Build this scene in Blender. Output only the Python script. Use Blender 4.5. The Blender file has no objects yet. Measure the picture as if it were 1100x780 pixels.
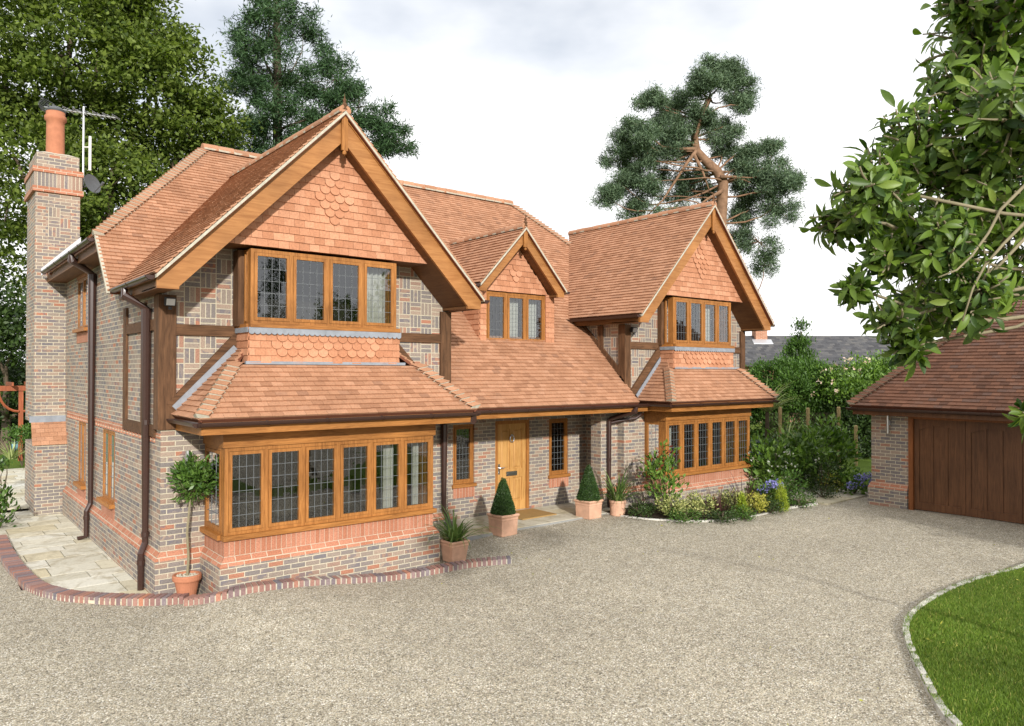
import bpy, math, random
import numpy as np
from mathutils import Vector, Matrix
from mathutils.geometry import tessellate_polygon
R_ = math.radians
rng = np.random.default_rng(7)
random.seed(7)
C = bpy.context.scene.collection
sc = bpy.context.scene

# ------------------------------------------------------------------ camera, light, exposure
CAM_H = 3.27
def cam_axes(yaw, pitch, roll):
    F = Vector((math.cos(pitch)*math.sin(yaw), math.cos(pitch)*math.cos(yaw), math.sin(pitch)))
    r = Vector((math.cos(yaw), -math.sin(yaw), 0)); u = r.cross(F)
    c, s = math.cos(roll), math.sin(roll)
    return c*r+s*u, -s*r+c*u, F
CR, CU, CF = cam_axes(R_(39.0086), R_(0.63), R_(0.127))
CO = Vector((0, 0, CAM_H))
cam = bpy.data.cameras.new('camera'); cam.sensor_width = 36; cam.lens = 803.15/1100*36
cam.clip_end = 3000; cam.clip_start = 0.05
co = bpy.data.objects.new('camera', cam); C.objects.link(co)
co.matrix_world = Matrix(((CR.x, CU.x, -CF.x, 0), (CR.y, CU.y, -CF.y, 0), (CR.z, CU.z, -CF.z, CAM_H), (0, 0, 0, 1)))
sc.camera = co
def ray(px, py): return CR*((px-550)/803.15)+CU*((390-py)/803.15)+CF
def at_z(px, py, z): d = ray(px, py); return CO+d*((z-CAM_H)/d.z)
def at_d(px, py, depth): return CO+ray(px, py)*depth

SUN_EL, SUN_AZ = 20.0, 202.0          # azimuth clockwise from +Y
w = bpy.data.worlds.new('World'); sc.world = w; w.use_nodes = True
nt = w.node_tree; N = nt.nodes; L = nt.links
bg = N['Background']
sky = N.new('ShaderNodeTexSky'); sky.sky_type = 'NISHITA'; sky.sun_disc = False
sky.sun_elevation = R_(SUN_EL); sky.sun_rotation = R_(SUN_AZ); sky.dust_density = 2.0
tc = N.new('ShaderNodeTexCoord'); mp = N.new('ShaderNodeMapping'); mp.inputs['Scale'].default_value = (1.0, 1.0, 2.2)
mp.inputs['Location'].default_value = (0.6, 0.15, 0.1)
no = N.new('ShaderNodeTexNoise'); no.inputs['Scale'].default_value = 1.7; no.inputs['Detail'].default_value = 6; no.inputs['Roughness'].default_value = 0.5
cr = N.new('ShaderNodeValToRGB'); cr.color_ramp.elements[0].position = 0.26; cr.color_ramp.elements[1].position = 0.46
cr.color_ramp.elements[0].color = (0.45, 0.45, 0.45, 1)
mx = N.new('ShaderNodeMix'); mx.data_type = 'RGBA'
L.new(tc.outputs['Generated'], mp.inputs['Vector']); L.new(mp.outputs['Vector'], no.inputs['Vector'])
L.new(no.outputs['Fac'], cr.inputs['Fac']); L.new(cr.outputs['Color'], mx.inputs['Factor'])
L.new(sky.outputs['Color'], mx.inputs['A']); mx.inputs['B'].default_value = (11.2, 11.2, 11.3, 1)
L.new(mx.outputs['Result'], bg.inputs['Color']); bg.inputs['Strength'].default_value = 0.10
sl = bpy.data.lights.new('sun', 'SUN'); sl.energy = 4.1; sl.angle = R_(1.8); sl.color = (1.0, 0.965, 0.91)
so = bpy.data.objects.new('sun', sl); C.objects.link(so)
az = R_(SUN_AZ); el = R_(SUN_EL)
SD = Vector((math.sin(az)*math.cos(el), math.cos(az)*math.cos(el), math.sin(el)))
so.rotation_euler = (-SD).to_track_quat('-Z', 'Y').to_euler(); so.location = SD*60
vs = sc.view_settings; vs.view_transform = 'Standard'; vs.look = 'None'; vs.gamma = 1; vs.use_curve_mapping = False
vs.exposure = 0.27
sc.cycles.max_bounces = 8; sc.cycles.transparent_max_bounces = 12; sc.cycles.caustics_reflective = False; sc.cycles.caustics_refractive = False

# ------------------------------------------------------------------ materials
class G:
    def __init__(s, name):
        s.m = bpy.data.materials.new(name); s.m.use_nodes = True; s.t = s.m.node_tree; s.n = s.t.nodes
        s.b = s.n['Principled BSDF']; s.out = s.n['Material Output']
    def new(s, t, **k):
        x = s.n.new(t)
        for a, b in k.items(): setattr(x, a, b)
        return x
    def lk(s, a, b): s.t.links.new(a, b)
    def put(s, sock, v):
        if hasattr(v, 'is_linked'): s.lk(v, sock)
        elif v is not None:
            if isinstance(v, (tuple, list)) and len(v) == 3 and sock.type == 'RGBA': v = (*v, 1)
            sock.default_value = v
    def math(s, op, a, b=None, c=None):
        x = s.new('ShaderNodeMath', operation=op)
        for i, v in enumerate((a, b, c)):
            if v is not None: s.put(x.inputs[i], v)
        return x.outputs[0]
    def uv(s):
        x = s.new('ShaderNodeUVMap'); y = s.new('ShaderNodeSeparateXYZ'); s.lk(x.outputs[0], y.inputs[0])
        return x.outputs[0], y.outputs[0], y.outputs[1]
    def pos(s): return s.new('ShaderNodeTexCoord').outputs['Object']
    def wpos(s): return s.new('ShaderNodeNewGeometry').outputs['Position']
    def island(s): return s.new('ShaderNodeNewGeometry').outputs['Random Per Island']
    def comb(s, a, b, c=0.0):
        x = s.new('ShaderNodeCombineXYZ'); s.put(x.inputs[0], a); s.put(x.inputs[1], b); s.put(x.inputs[2], c); return x.outputs[0]
    def wn(s, vec, out='Value'):
        x = s.new('ShaderNodeTexWhiteNoise', noise_dimensions='3D'); s.lk(vec, x.inputs['Vector']); return x.outputs[out]
    def noise(s, vec, scale, detail=4, rough=0.55, dist=0.0, out=0):
        x = s.new('ShaderNodeTexNoise'); s.put(x.inputs['Vector'], vec); x.inputs['Scale'].default_value = scale
        x.inputs['Detail'].default_value = detail; x.inputs['Roughness'].default_value = rough; x.inputs['Distortion'].default_value = dist
        return x.outputs[out]
    def scale(s, vec, xyz):
        x = s.new('ShaderNodeMapping'); s.lk(vec, x.inputs['Vector']); x.inputs['Scale'].default_value = xyz; return x.outputs[0]
    def ramp(s, f, stops, interp='LINEAR'):
        x = s.new('ShaderNodeValToRGB'); x.color_ramp.interpolation = interp; e = x.color_ramp.elements
        while len(e) < len(stops): e.new(0.5)
        for i, (p, c) in enumerate(stops): e[i].position = p; e[i].color = (*c, 1) if not isinstance(c, (int, float)) else (c, c, c, 1)
        s.put(x.inputs[0], f); return x.outputs[0]
    def mix(s, f, a, b, blend='MIX'):
        x = s.new('ShaderNodeMix', data_type='RGBA', blend_type=blend); s.put(x.inputs['Factor'], f); s.put(x.inputs['A'], a); s.put(x.inputs['B'], b); return x.outputs['Result']
    def bump(s, h, strength=0.5, dist=0.01):
        x = s.new('ShaderNodeBump'); s.put(x.inputs['Height'], h); x.inputs['Strength'].default_value = strength; x.inputs['Distance'].default_value = dist
        s.lk(x.outputs[0], s.b.inputs['Normal']); return x.outputs[0]
    def fin(s, col=None, rough=None, spec=None):
        s.put(s.b.inputs['Base Color'], col); s.put(s.b.inputs['Roughness'], rough)
        if spec is not None: s.put(s.b.inputs['Specular IOR Level'], spec)
        return s.m

BRICKS = [(0.0, (0.195, 0.172, 0.160)), (0.20, (0.265, 0.215, 0.178)), (0.38, (0.285, 0.19, 0.145)), (0.50, (0.33, 0.25, 0.195)), (0.62, (0.225, 0.190, 0.172)),
          (0.80, (0.33, 0.185, 0.13)), (0.86, (0.29, 0.235, 0.19)), (0.96, (0.36, 0.165, 0.105))]
REDS = [(0.0, (0.37, 0.152, 0.088)), (0.4, (0.43, 0.193, 0.120)), (0.75, (0.40, 0.172, 0.104))]
def brick_mat(name, kind, cols=BRICKS, mortar=(0.51, 0.455, 0.345), joint=0.0064):
    g = G(name); uvv, u, v = g.uv()
    M = g.math
    if kind == 'stretcher':
        bw, bh = 0.225, 0.075
        row = M('FLOOR', M('DIVIDE', v, bh)); u2 = M('ADD', u, M('MULTIPLY', M('FLOORED_MODULO', row, 2.0), bw/2))
        colm = M('FLOOR', M('DIVIDE', u2, bw)); fx = M('FLOORED_MODULO', u2, bw); fy = M('FLOORED_MODULO', v, bh)
        idv = g.comb(colm, row, 1.0); sx, sy = bw, bh
    elif kind == 'soldier':
        bw, bh = 0.075, 5.0
        row = 0.0; colm = M('FLOOR', M('DIVIDE', u, bw)); fx = M('FLOORED_MODULO', u, bw); fy = M('FLOORED_MODULO', M('ADD', v, 2.0), bh)
        idv = g.comb(colm, 0.0, 2.0); sx, sy = bw, bh
    else:
        cs = 0.225
        cu = M('FLOOR', M('DIVIDE', u, cs)); cv = M('FLOOR', M('DIVIDE', v, cs))
        par = M('FLOORED_MODULO', M('ADD', cu, cv), 2.0)
        a = M('FLOORED_MODULO', u, cs); b = M('FLOORED_MODULO', v, cs)
        def sel(p, q): return M('ADD', M('MULTIPLY', p, par), M('MULTIPLY', q, M('SUBTRACT', 1.0, par)))
        lng = sel(b, a); sht = sel(a, b)
        st = M('FLOOR', M('DIVIDE', sht, cs/3)); fy = M('FLOORED_MODULO', sht, cs/3); fx = lng
        idv = g.comb(cu, cv, st); sx, sy = cs, cs/3
    dx = M('MINIMUM', fx, M('SUBTRACT', sx, fx)); dy = M('MINIMUM', fy, M('SUBTRACT', sy, fy))
    wob = M('MULTIPLY', M('SUBTRACT', g.noise(uvv, 38, 2), 0.5), 0.005)
    d = M('ADD', M('MINIMUM', dx, dy), wob)
    mr = g.new('ShaderNodeMapRange', interpolation_type='SMOOTHSTEP'); g.put(mr.inputs['Value'], d)
    mr.inputs['From Min'].default_value = joint-0.0015; mr.inputs['From Max'].default_value = joint+0.0025
    mask = mr.outputs[0]
    r = g.wn(idv); col = g.ramp(r, cols, 'CONSTANT')
    nz = g.noise(uvv, 55, 5, 0.65); nb = g.noise(uvv, 0.7, 3)
    col = g.mix(1.0, col, g.ramp(nz, [(0.25, 0.62), (0.75, 1.35)]), 'MULTIPLY')
    # some bricks burnt along one end
    burnt = M('MULTIPLY', M('GREATER_THAN', g.wn(g.scale(idv, (1.3, 1.7, 1))), 0.72), M('GREATER_THAN', g.noise(uvv, 9, 1), 0.52))
    if cols is BRICKS: col = g.mix(M('MULTIPLY', burnt, 0.6), col, (0.14, 0.13, 0.15))
    mo = g.mix(1.0, mortar, g.ramp(g.noise(uvv, 30, 4), [(0.3, 0.8), (0.7, 1.12)]), 'MULTIPLY')
    c = g.mix(mask, mo, col)
    c = g.mix(1.0, c, g.ramp(nb, [(0.3, 0.86), (0.7, 1.1)]), 'MULTIPLY')
    h = M('ADD', mask, M('MULTIPLY', nz, 0.35)); g.bump(h, 0.7, 0.006)
    return g.fin(c, 0.88, 0.25)
def tile_mat(name, cols, gap=0.0):
    g = G(name); i = g.island(); p = g.wpos()
    col = g.ramp(i, cols)
    nz = g.noise(p, 40, 5, 0.6)
    col = g.mix(1.0, col, g.ramp(nz, [(0.3, 0.82), (0.7, 1.16)]), 'MULTIPLY')
    col = g.mix(1.0, col, g.ramp(g.noise(p, 0.9, 5, 0.65), [(0.3, 0.90), (0.7, 1.08)]), 'MULTIPLY')
    st = g.noise(g.scale(p, (1.6, 1.6, 0.9)), 2.2, 6, 0.7); col = g.mix(g.ramp(st, [(0.62, 0.0), (0.76, 0.40)]), col, (0.20, 0.13, 0.09))
    g.bump(nz, 0.3, 0.004)
    return g.fin(col, 0.85, 0.25)
def wood_mat(name, dark, light, axis, scale=1.0, rough=0.5, spec=0.3, bump=0.15):
    g = G(name); p = g.wpos()
    s = [14.0, 14.0, 14.0]; s[axis] = 1.2
    v = g.scale(p, tuple(x*scale for x in s)); big = g.noise(p, 1.1, 3, 0.6)
    n1 = g.noise(v, 1.6, 6, 0.62, 1.2); n2 = g.noise(g.scale(p, tuple(x*scale*4 for x in s)), 1.5, 3)
    f = g.math('ADD', g.math('MULTIPLY', n1, 0.75), g.math('MULTIPLY', n2, 0.25))
    col = g.mix(1.0, g.ramp(f, [(0.36, dark), (0.62, light)]), g.ramp(big, [(0.3, 0.80), (0.7, 1.15)]), 'MULTIPLY')
    g.bump(f, bump, 0.006)
    return g.fin(col, rough, spec)
def plain_mat(name, col, rough=0.6, spec=0.4, var=0.12, scale=12.0, bump=0.0, metal=0.0):
    g = G(name); p = g.wpos(); nz = g.noise(p, scale, 5, 0.6)
    c = g.mix(1.0, col, g.ramp(nz, [(0.25, 1-var), (0.75, 1+var)]), 'MULTIPLY')
    if bump: g.bump(nz, bump, 0.01)
    g.b.inputs['Metallic'].default_value = metal
    return g.fin(c, rough, spec)
def leaf_mat(name, dark, light, rough=0.5, trans=0.25, spec=0.3, extra=None):
    g = G(name); i = g.island(); p = g.wpos()
    stops = [(0.0, dark), (0.75, light)] + ([(0.93, light), (0.96, extra)] if extra else [])
    col = g.ramp(i, stops)
    col = g.mix(1.0, col, g.ramp(g.noise(p, 0.9, 3), [(0.3, 0.75), (0.7, 1.25)]), 'MULTIPLY')
    g.fin(col, rough, spec)
    tr = g.new('ShaderNodeBsdfTranslucent'); tcol = g.mix(1.0, col, (1.15, 1.35, 0.5), 'MULTIPLY'); g.lk(tcol, tr.inputs['Color'])
    ms = g.new('ShaderNodeMixShader'); ms.inputs[0].default_value = trans
    g.lk(g.b.outputs[0], ms.inputs[1]); g.lk(tr.outputs[0], ms.inputs[2]); g.lk(ms.outputs[0], g.out.inputs['Surface'])
    return g.m

M = {}
M['brick'] = brick_mat('stock brick', 'stretcher')
M['basket'] = brick_mat('basket weave brick', 'basket')
M['redbrick'] = brick_mat('red brick', 'stretcher', REDS, (0.50, 0.40, 0.30))
M['soldier'] = brick_mat('red soldier brick', 'soldier', REDS, (0.48, 0.33, 0.24), 0.0045)
TC = [(0.0, (0.30, 0.148, 0.083)), (0.2, (0.355, 0.180, 0.102)), (0.6, (0.390, 0.202, 0.117)), (0.9, (0.43, 0.230, 0.138)), (1.0, (0.27, 0.138, 0.082))]
M['tile'] = tile_mat('orange clay roof tile', TC)
HC = [(0.0, (0.385, 0.170, 0.090)), (0.5, (0.445, 0.206, 0.114)), (1.0, (0.51, 0.255, 0.150))]
M['hung'] = tile_mat('orange clay hung tile', HC)
GC = [(0.0, (0.15, 0.078, 0.052)), (0.3, (0.22, 0.108, 0.068)), (0.7, (0.27, 0.132, 0.082)), (1.0, (0.18, 0.11, 0.085))]  # garage tile tones darkened, tree shade put into the colour
M['shadedtile'] = tile_mat('weathered clay roof tile darkened for shade', GC)
M['deck'] = plain_mat('tile underlay', (0.16, 0.06, 0.035), 0.9, 0.1)
M['mortar'] = plain_mat('pale mortar', (0.43, 0.40, 0.32), 0.95, 0.1, 0.2, 20, 0.4)
M['oakx'] = wood_mat('honey oak along', (0.21, 0.080, 0.018), (0.38, 0.162, 0.043), 0)
M['oakz'] = wood_mat('honey oak upright', (0.21, 0.080, 0.018), (0.38, 0.162, 0.043), 2)
M['oaky'] = wood_mat('honey oak deep', (0.27, 0.10, 0.020), (0.40, 0.165, 0.04), 1)
M['barge'] = wood_mat('oak bargeboard', (0.26, 0.105, 0.030), (0.385, 0.175, 0.058), 0, 0.6, 0.55)
M['door'] = wood_mat('pale oak door', (0.38, 0.19, 0.055), (0.52, 0.29, 0.10), 2, 0.8, 0.4)
M['postz'] = wood_mat('weathered brown oak upright', (0.055, 0.027, 0.013), (0.145, 0.073, 0.036), 2, 0.8, 0.75, 0.2, 0.5)
M['postx'] = wood_mat('weathered brown oak along', (0.055, 0.027, 0.013), (0.145, 0.073, 0.036), 0, 0.8, 0.75, 0.2, 0.5)
M['soffit'] = wood_mat('dark stained soffit board', (0.10, 0.042, 0.014), (0.17, 0.075, 0.026), 1, 1.0, 0.6)
M['garagewood'] = wood_mat('red brown garage timber', (0.080, 0.034, 0.015), (0.145, 0.064, 0.028), 2, 0.8, 0.45)
M['garageframe'] = wood_mat('orange brown garage frame', (0.17, 0.055, 0.016), (0.25, 0.09, 0.028), 2)
M['pvc'] = plain_mat('brown rainwater goods', (0.040, 0.018, 0.013), 0.32, 0.5, 0.1)
M['lead'] = plain_mat('grey lead sheet', (0.23, 0.25, 0.28), 0.6, 0.5, 0.2, 8)
M['came'] = plain_mat('lead came', (0.13, 0.14, 0.145), 0.55, 0.4)
M['soldierbrown'] = brick_mat('upright stock brick', 'soldier', BRICKS)
M['steel'] = plain_mat('brushed steel', (0.6, 0.6, 0.62), 0.3, 0.5, 0.05, 30, 0, 1.0)
M['alu'] = plain_mat('dull aluminium', (0.55, 0.56, 0.58), 0.45, 0.5, 0.05, 30, 0, 0.6)
M['black'] = plain_mat('black plastic', (0.02, 0.02, 0.022), 0.45)
M['darkgrey'] = plain_mat('dark grey dish', (0.08, 0.085, 0.09), 0.5)
M['terra'] = plain_mat('terracotta', (0.40, 0.165, 0.092), 0.85, 0.2, 0.15, 9, 0.2)
M['palterra'] = plain_mat('pale weathered terracotta', (0.55, 0.33, 0.225), 0.9, 0.15, 0.18, 7, 0.3)
M['glaze'] = plain_mat('blue glaze', (0.16, 0.32, 0.36), 0.3)
M['soil'] = plain_mat('dark soil', (0.045, 0.032, 0.022), 0.95, 0.1, 0.4, 25, 0.8)
M['white'] = plain_mat('white paint', (0.78, 0.77, 0.74), 0.6)
M['redplastic'] = plain_mat('red air brick', (0.45, 0.08, 0.035), 0.7)
M['slate'] = tile_mat('dark slate', [(0, (0.055, 0.055, 0.060)), (0.6, (0.085, 0.085, 0.09)), (1, (0.12, 0.115, 0.11))])
M['jointing'] = plain_mat('dark pointing', (0.19, 0.165, 0.12), 0.95, 0.1)
M['greystone'] = plain_mat('grey stone edge', (0.27, 0.27, 0.26), 0.85, 0.2)
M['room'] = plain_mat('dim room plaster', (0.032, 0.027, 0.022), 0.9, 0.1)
g = G('curtain cloth'); tr = g.new('ShaderNodeBsdfTranslucent'); tr.inputs[0].default_value = (0.7, 0.68, 0.62, 1)
g.fin((0.74, 0.71, 0.65), 0.9, 0.1); ms = g.new('ShaderNodeMixShader'); ms.inputs[0].default_value = 0.4
g.lk(g.b.outputs[0], ms.inputs[1]); g.lk(tr.outputs[0], ms.inputs[2]); g.lk(ms.outputs[0], g.out.inputs['Surface']); M['curtain'] = g.m
def glass_mat():
    g = G('window glass'); uvv, u, v = g.uv()
    Mt = g.math
    # every leaded quarry sits at a slightly different angle
    cell = g.comb(Mt('FLOOR', Mt('DIVIDE', u, 0.105)), Mt('FLOOR', Mt('DIVIDE', v, 0.165)))
    wcol = g.wn(cell, 'Color'); sub = g.new('ShaderNodeVectorMath', operation='SUBTRACT'); g.lk(wcol, sub.inputs[0]); sub.inputs[1].default_value = (0.5, 0.5, 0.5)
    sc_ = g.new('ShaderNodeVectorMath', operation='SCALE'); g.lk(sub.outputs[0], sc_.inputs[0]); sc_.inputs['Scale'].default_value = 0.014
    ge = g.new('ShaderNodeNewGeometry'); ad = g.new('ShaderNodeVectorMath', operation='ADD'); g.lk(ge.outputs['Normal'], ad.inputs[0]); g.lk(sc_.outputs[0], ad.inputs[1])
    nm = g.new('ShaderNodeVectorMath', operation='NORMALIZE'); g.lk(ad.outputs[0], nm.inputs[0])
    fr = g.new('ShaderNodeFresnel'); fr.inputs['IOR'].default_value = 1.65
    gl = g.new('ShaderNodeBsdfGlossy'); gl.inputs['Roughness'].default_value = 0.02; gl.inputs['Color'].default_value = (0.95, 0.97, 1, 1); g.lk(nm.outputs[0], gl.inputs['Normal'])
    tr = g.new('ShaderNodeBsdfTransparent'); tr.inputs[0].default_value = (0.80, 0.84, 0.82, 1)
    ms = g.new('ShaderNodeMixShader'); g.lk(Mt('MINIMUM', Mt('MULTIPLY', fr.outputs[0], 2.0), 1.0), ms.inputs[0]); g.lk(tr.outputs[0], ms.inputs[1]); g.lk(gl.outputs[0], ms.inputs[2])
    g.lk(ms.outputs[0], g.out.inputs['Surface']); return g.m
M['glass'] = glass_mat()
def gravel_mat():
    g = G('pea gravel'); p = g.wpos(); p2 = g.scale(p, (1, 1, 0.05))
    def vor(s, out):
        x = g.new('ShaderNodeTexVoronoi'); x.inputs['Scale'].default_value = s; g.lk(p2, x.inputs['Vector']); return x.outputs[out]
    a = vor(70, 'Color'); da = vor(70, 'Distance')
    sep = g.new('ShaderNodeSeparateColor'); g.lk(a, sep.inputs[0])
    col = g.ramp(sep.outputs[0], [(0.0, (0.16, 0.138, 0.098)), (0.12, (0.37, 0.322, 0.232)), (0.38, (0.51, 0.455, 0.345)), (0.62, (0.60, 0.55, 0.43)), (0.82, (0.56, 0.475, 0.335)), (0.93, (0.84, 0.80, 0.70))])
    dark = g.ramp(da, [(0.34, 1.0), (0.76, 0.52)])
    b = g.new('ShaderNodeSeparateColor'); g.lk(vor(27, 'Color'), b.inputs[0])
    col = g.mix(1.0, col, dark, 'MULTIPLY')
    col = g.mix(1.0, col, g.ramp(b.outputs[1], [(0.0, 0.84), (1.0, 1.12)]), 'MULTIPLY')
    col = g.mix(1.0, col, g.ramp(g.noise(p2, 0.35, 5, 0.6), [(0.3, 0.90), (0.7, 1.10)]), 'MULTIPLY')
    col = g.mix(1.0, col, g.ramp(g.noise(p2, 3.5, 4, 0.6), [(0.3, 0.90), (0.7, 1.10)]), 'MULTIPLY')
    h = g.math('ADD', g.math('MULTIPLY', g.math('SUBTRACT', 0.6, da), 1.0), g.math('MULTIPLY', sep.outputs[1], 0.8)); g.bump(h, 0.9, 0.012)
    return g.fin(col, 0.85, 0.25)
M['gravel'] = gravel_mat()
def paving_mat():
    g = G('buff sandstone'); i = g.island(); p = g.wpos()
    col = g.ramp(i, [(0.0, (0.50, 0.475, 0.385)), (0.3, (0.60, 0.575, 0.48)), (0.55, (0.54, 0.48, 0.33)), (0.8, (0.64, 0.625, 0.55)), (1.0, (0.47, 0.42, 0.30))])
    n1 = g.noise(p, 2.4, 5, 0.6, 1.5)
    col = g.mix(g.ramp(n1, [(0.48, 0.0), (0.66, 0.72)]), col, (0.33, 0.285, 0.19))
    n2 = g.noise(p, 22, 5, 0.6); col = g.mix(1.0, col, g.ramp(n2, [(0.3, 0.88), (0.7, 1.1)]), 'MULTIPLY')
    g.bump(g.math('ADD', n1, n2), 0.35, 0.006)
    return g.fin(col, 0.8, 0.3)
M['paving'] = paving_mat()
M['edge'] = tile_mat('edging brick', [(0.0, (0.15, 0.14, 0.16)), (0.3, (0.24, 0.13, 0.11)), (0.6, (0.33, 0.18, 0.14)), (0.85, (0.20, 0.17, 0.18)), (1.0, (0.40, 0.17, 0.10))])
M['sett'] = tile_mat('granite sett', [(0.0, (0.42, 0.40, 0.355)), (0.5, (0.54, 0.52, 0.47)), (1.0, (0.62, 0.59, 0.54))])
g = G('mown turf'); p = g.wpos()
c = g.mix(g.noise(p, 26, 5, 0.7), (0.048, 0.084, 0.011), (0.13, 0.19, 0.030)); c = g.mix(1.0, c, g.ramp(g.noise(p, 1.1, 4), [(0.3, 0.8), (0.7, 1.25)]), 'MULTIPLY')
g.bump(g.noise(p, 60, 4, 0.7), 0.8, 0.02); M['turf'] = g.fin(c, 0.9, 0.1)
M['blade'] = leaf_mat('grass blade', (0.06, 0.112, 0.013), (0.17, 0.25, 0.037), 0.55, 0.3, 0.25, (0.40, 0.37, 0.11))
M['broad'] = leaf_mat('broad tree leaf', (0.042, 0.072, 0.012), (0.155, 0.205, 0.036), 0.55, 0.3, 0.25)
M['pine'] = leaf_mat('pine needles', (0.020, 0.050, 0.020), (0.066, 0.125, 0.048), 0.55, 0.12, 0.25)
M['pineb'] = leaf_mat('blue green pine needles', (0.045, 0.082, 0.046), (0.150, 0.215, 0.120), 0.55, 0.12, 0.25)
M['magnolia'] = leaf_mat('glossy broad leaf', (0.022, 0.055, 0.008), (0.130, 0.205, 0.028), 0.44, 0.30, 0.35, (0.20, 0.27, 0.05))
M['box'] = leaf_mat('clipped box leaf', (0.014, 0.040, 0.010), (0.050, 0.095, 0.022), 0.5, 0.15)
M['bay'] = leaf_mat('bay leaf', (0.026, 0.070, 0.010), (0.095, 0.170, 0.030), 0.4, 0.22, 0.35)
M['shrub'] = leaf_mat('glossy shrub leaf', (0.036, 0.088, 0.013), (0.15, 0.25, 0.040), 0.38, 0.26, 0.4)
M['hedge'] = leaf_mat('hedge leaf', (0.028, 0.070, 0.012), (0.085, 0.165, 0.026), 0.5, 0.25)
M['dkleaf'] = leaf_mat('deep green leaf', (0.012, 0.028, 0.007), (0.045, 0.080, 0.016), 0.5, 0.2)
M['redleaf'] = leaf_mat('red young leaf', (0.11, 0.02, 0.015), (0.22, 0.05, 0.03), 0.4, 0.2)
M['varieg'] = leaf_mat('cream edged leaf', (0.07, 0.12, 0.025), (0.42, 0.42, 0.16), 0.5, 0.25)
M['lime'] = leaf_mat('lime green foliage', (0.14, 0.20, 0.015), (0.32, 0.38, 0.04), 0.55, 0.25)
M['yellowleaf'] = leaf_mat('yellow foliage', (0.22, 0.24, 0.03), (0.52, 0.48, 0.10), 0.55, 0.25)
M['strap'] = leaf_mat('strap leaf', (0.045, 0.095, 0.020), (0.14, 0.21, 0.055), 0.4, 0.2, 0.35)
M['bronze'] = leaf_mat('bronze strap leaf', (0.030, 0.014, 0.013), (0.085, 0.04, 0.035), 0.4, 0.15)
M['cord'] = leaf_mat('pale sword leaf', (0.16, 0.21, 0.07), (0.44, 0.48, 0.22), 0.45, 0.2)
M['petalw'] = leaf_mat('white petal', (0.62, 0.62, 0.56), (0.80, 0.79, 0.74), 0.6, 0.3)
M['petalb'] = leaf_mat('blue petal', (0.20, 0.20, 0.60), (0.42, 0.40, 0.85), 0.6, 0.3)
M['petalp'] = leaf_mat('pale pink petal', (0.60, 0.42, 0.36), (0.78, 0.62, 0.54), 0.6, 0.3)
M['bark'] = plain_mat('grey brown bark', (0.11, 0.085, 0.06), 0.9, 0.1, 0.4, 6, 0.8)
M['pinebark'] = plain_mat('orange pine bark', (0.22, 0.13, 0.08), 0.9, 0.1, 0.4, 4, 0.7)
M['palebark'] = plain_mat('pale smooth bark', (0.22, 0.19, 0.12), 0.85, 0.15, 0.25, 14, 0.3)
M['redwood'] = wood_mat('red stained pergola timber', (0.22, 0.055, 0.022), (0.34, 0.10, 0.04), 2)
M['treated'] = wood_mat('treated pine post', (0.27, 0.19, 0.08), (0.42, 0.31, 0.15), 2, 0.7, 0.8)
M['bluegrey'] = plain_mat('blue grey garden furniture', (0.075, 0.095, 0.135), 0.6)
g = G('coir mat'); p = g.wpos(); M['coir'] = g.fin(g.mix(g.noise(p, 120, 3, 0.7), (0.26, 0.15, 0.05), (0.50, 0.33, 0.14)), 0.95, 0.1); g.bump(g.noise(p, 200, 2), 0.8, 0.01)

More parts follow.
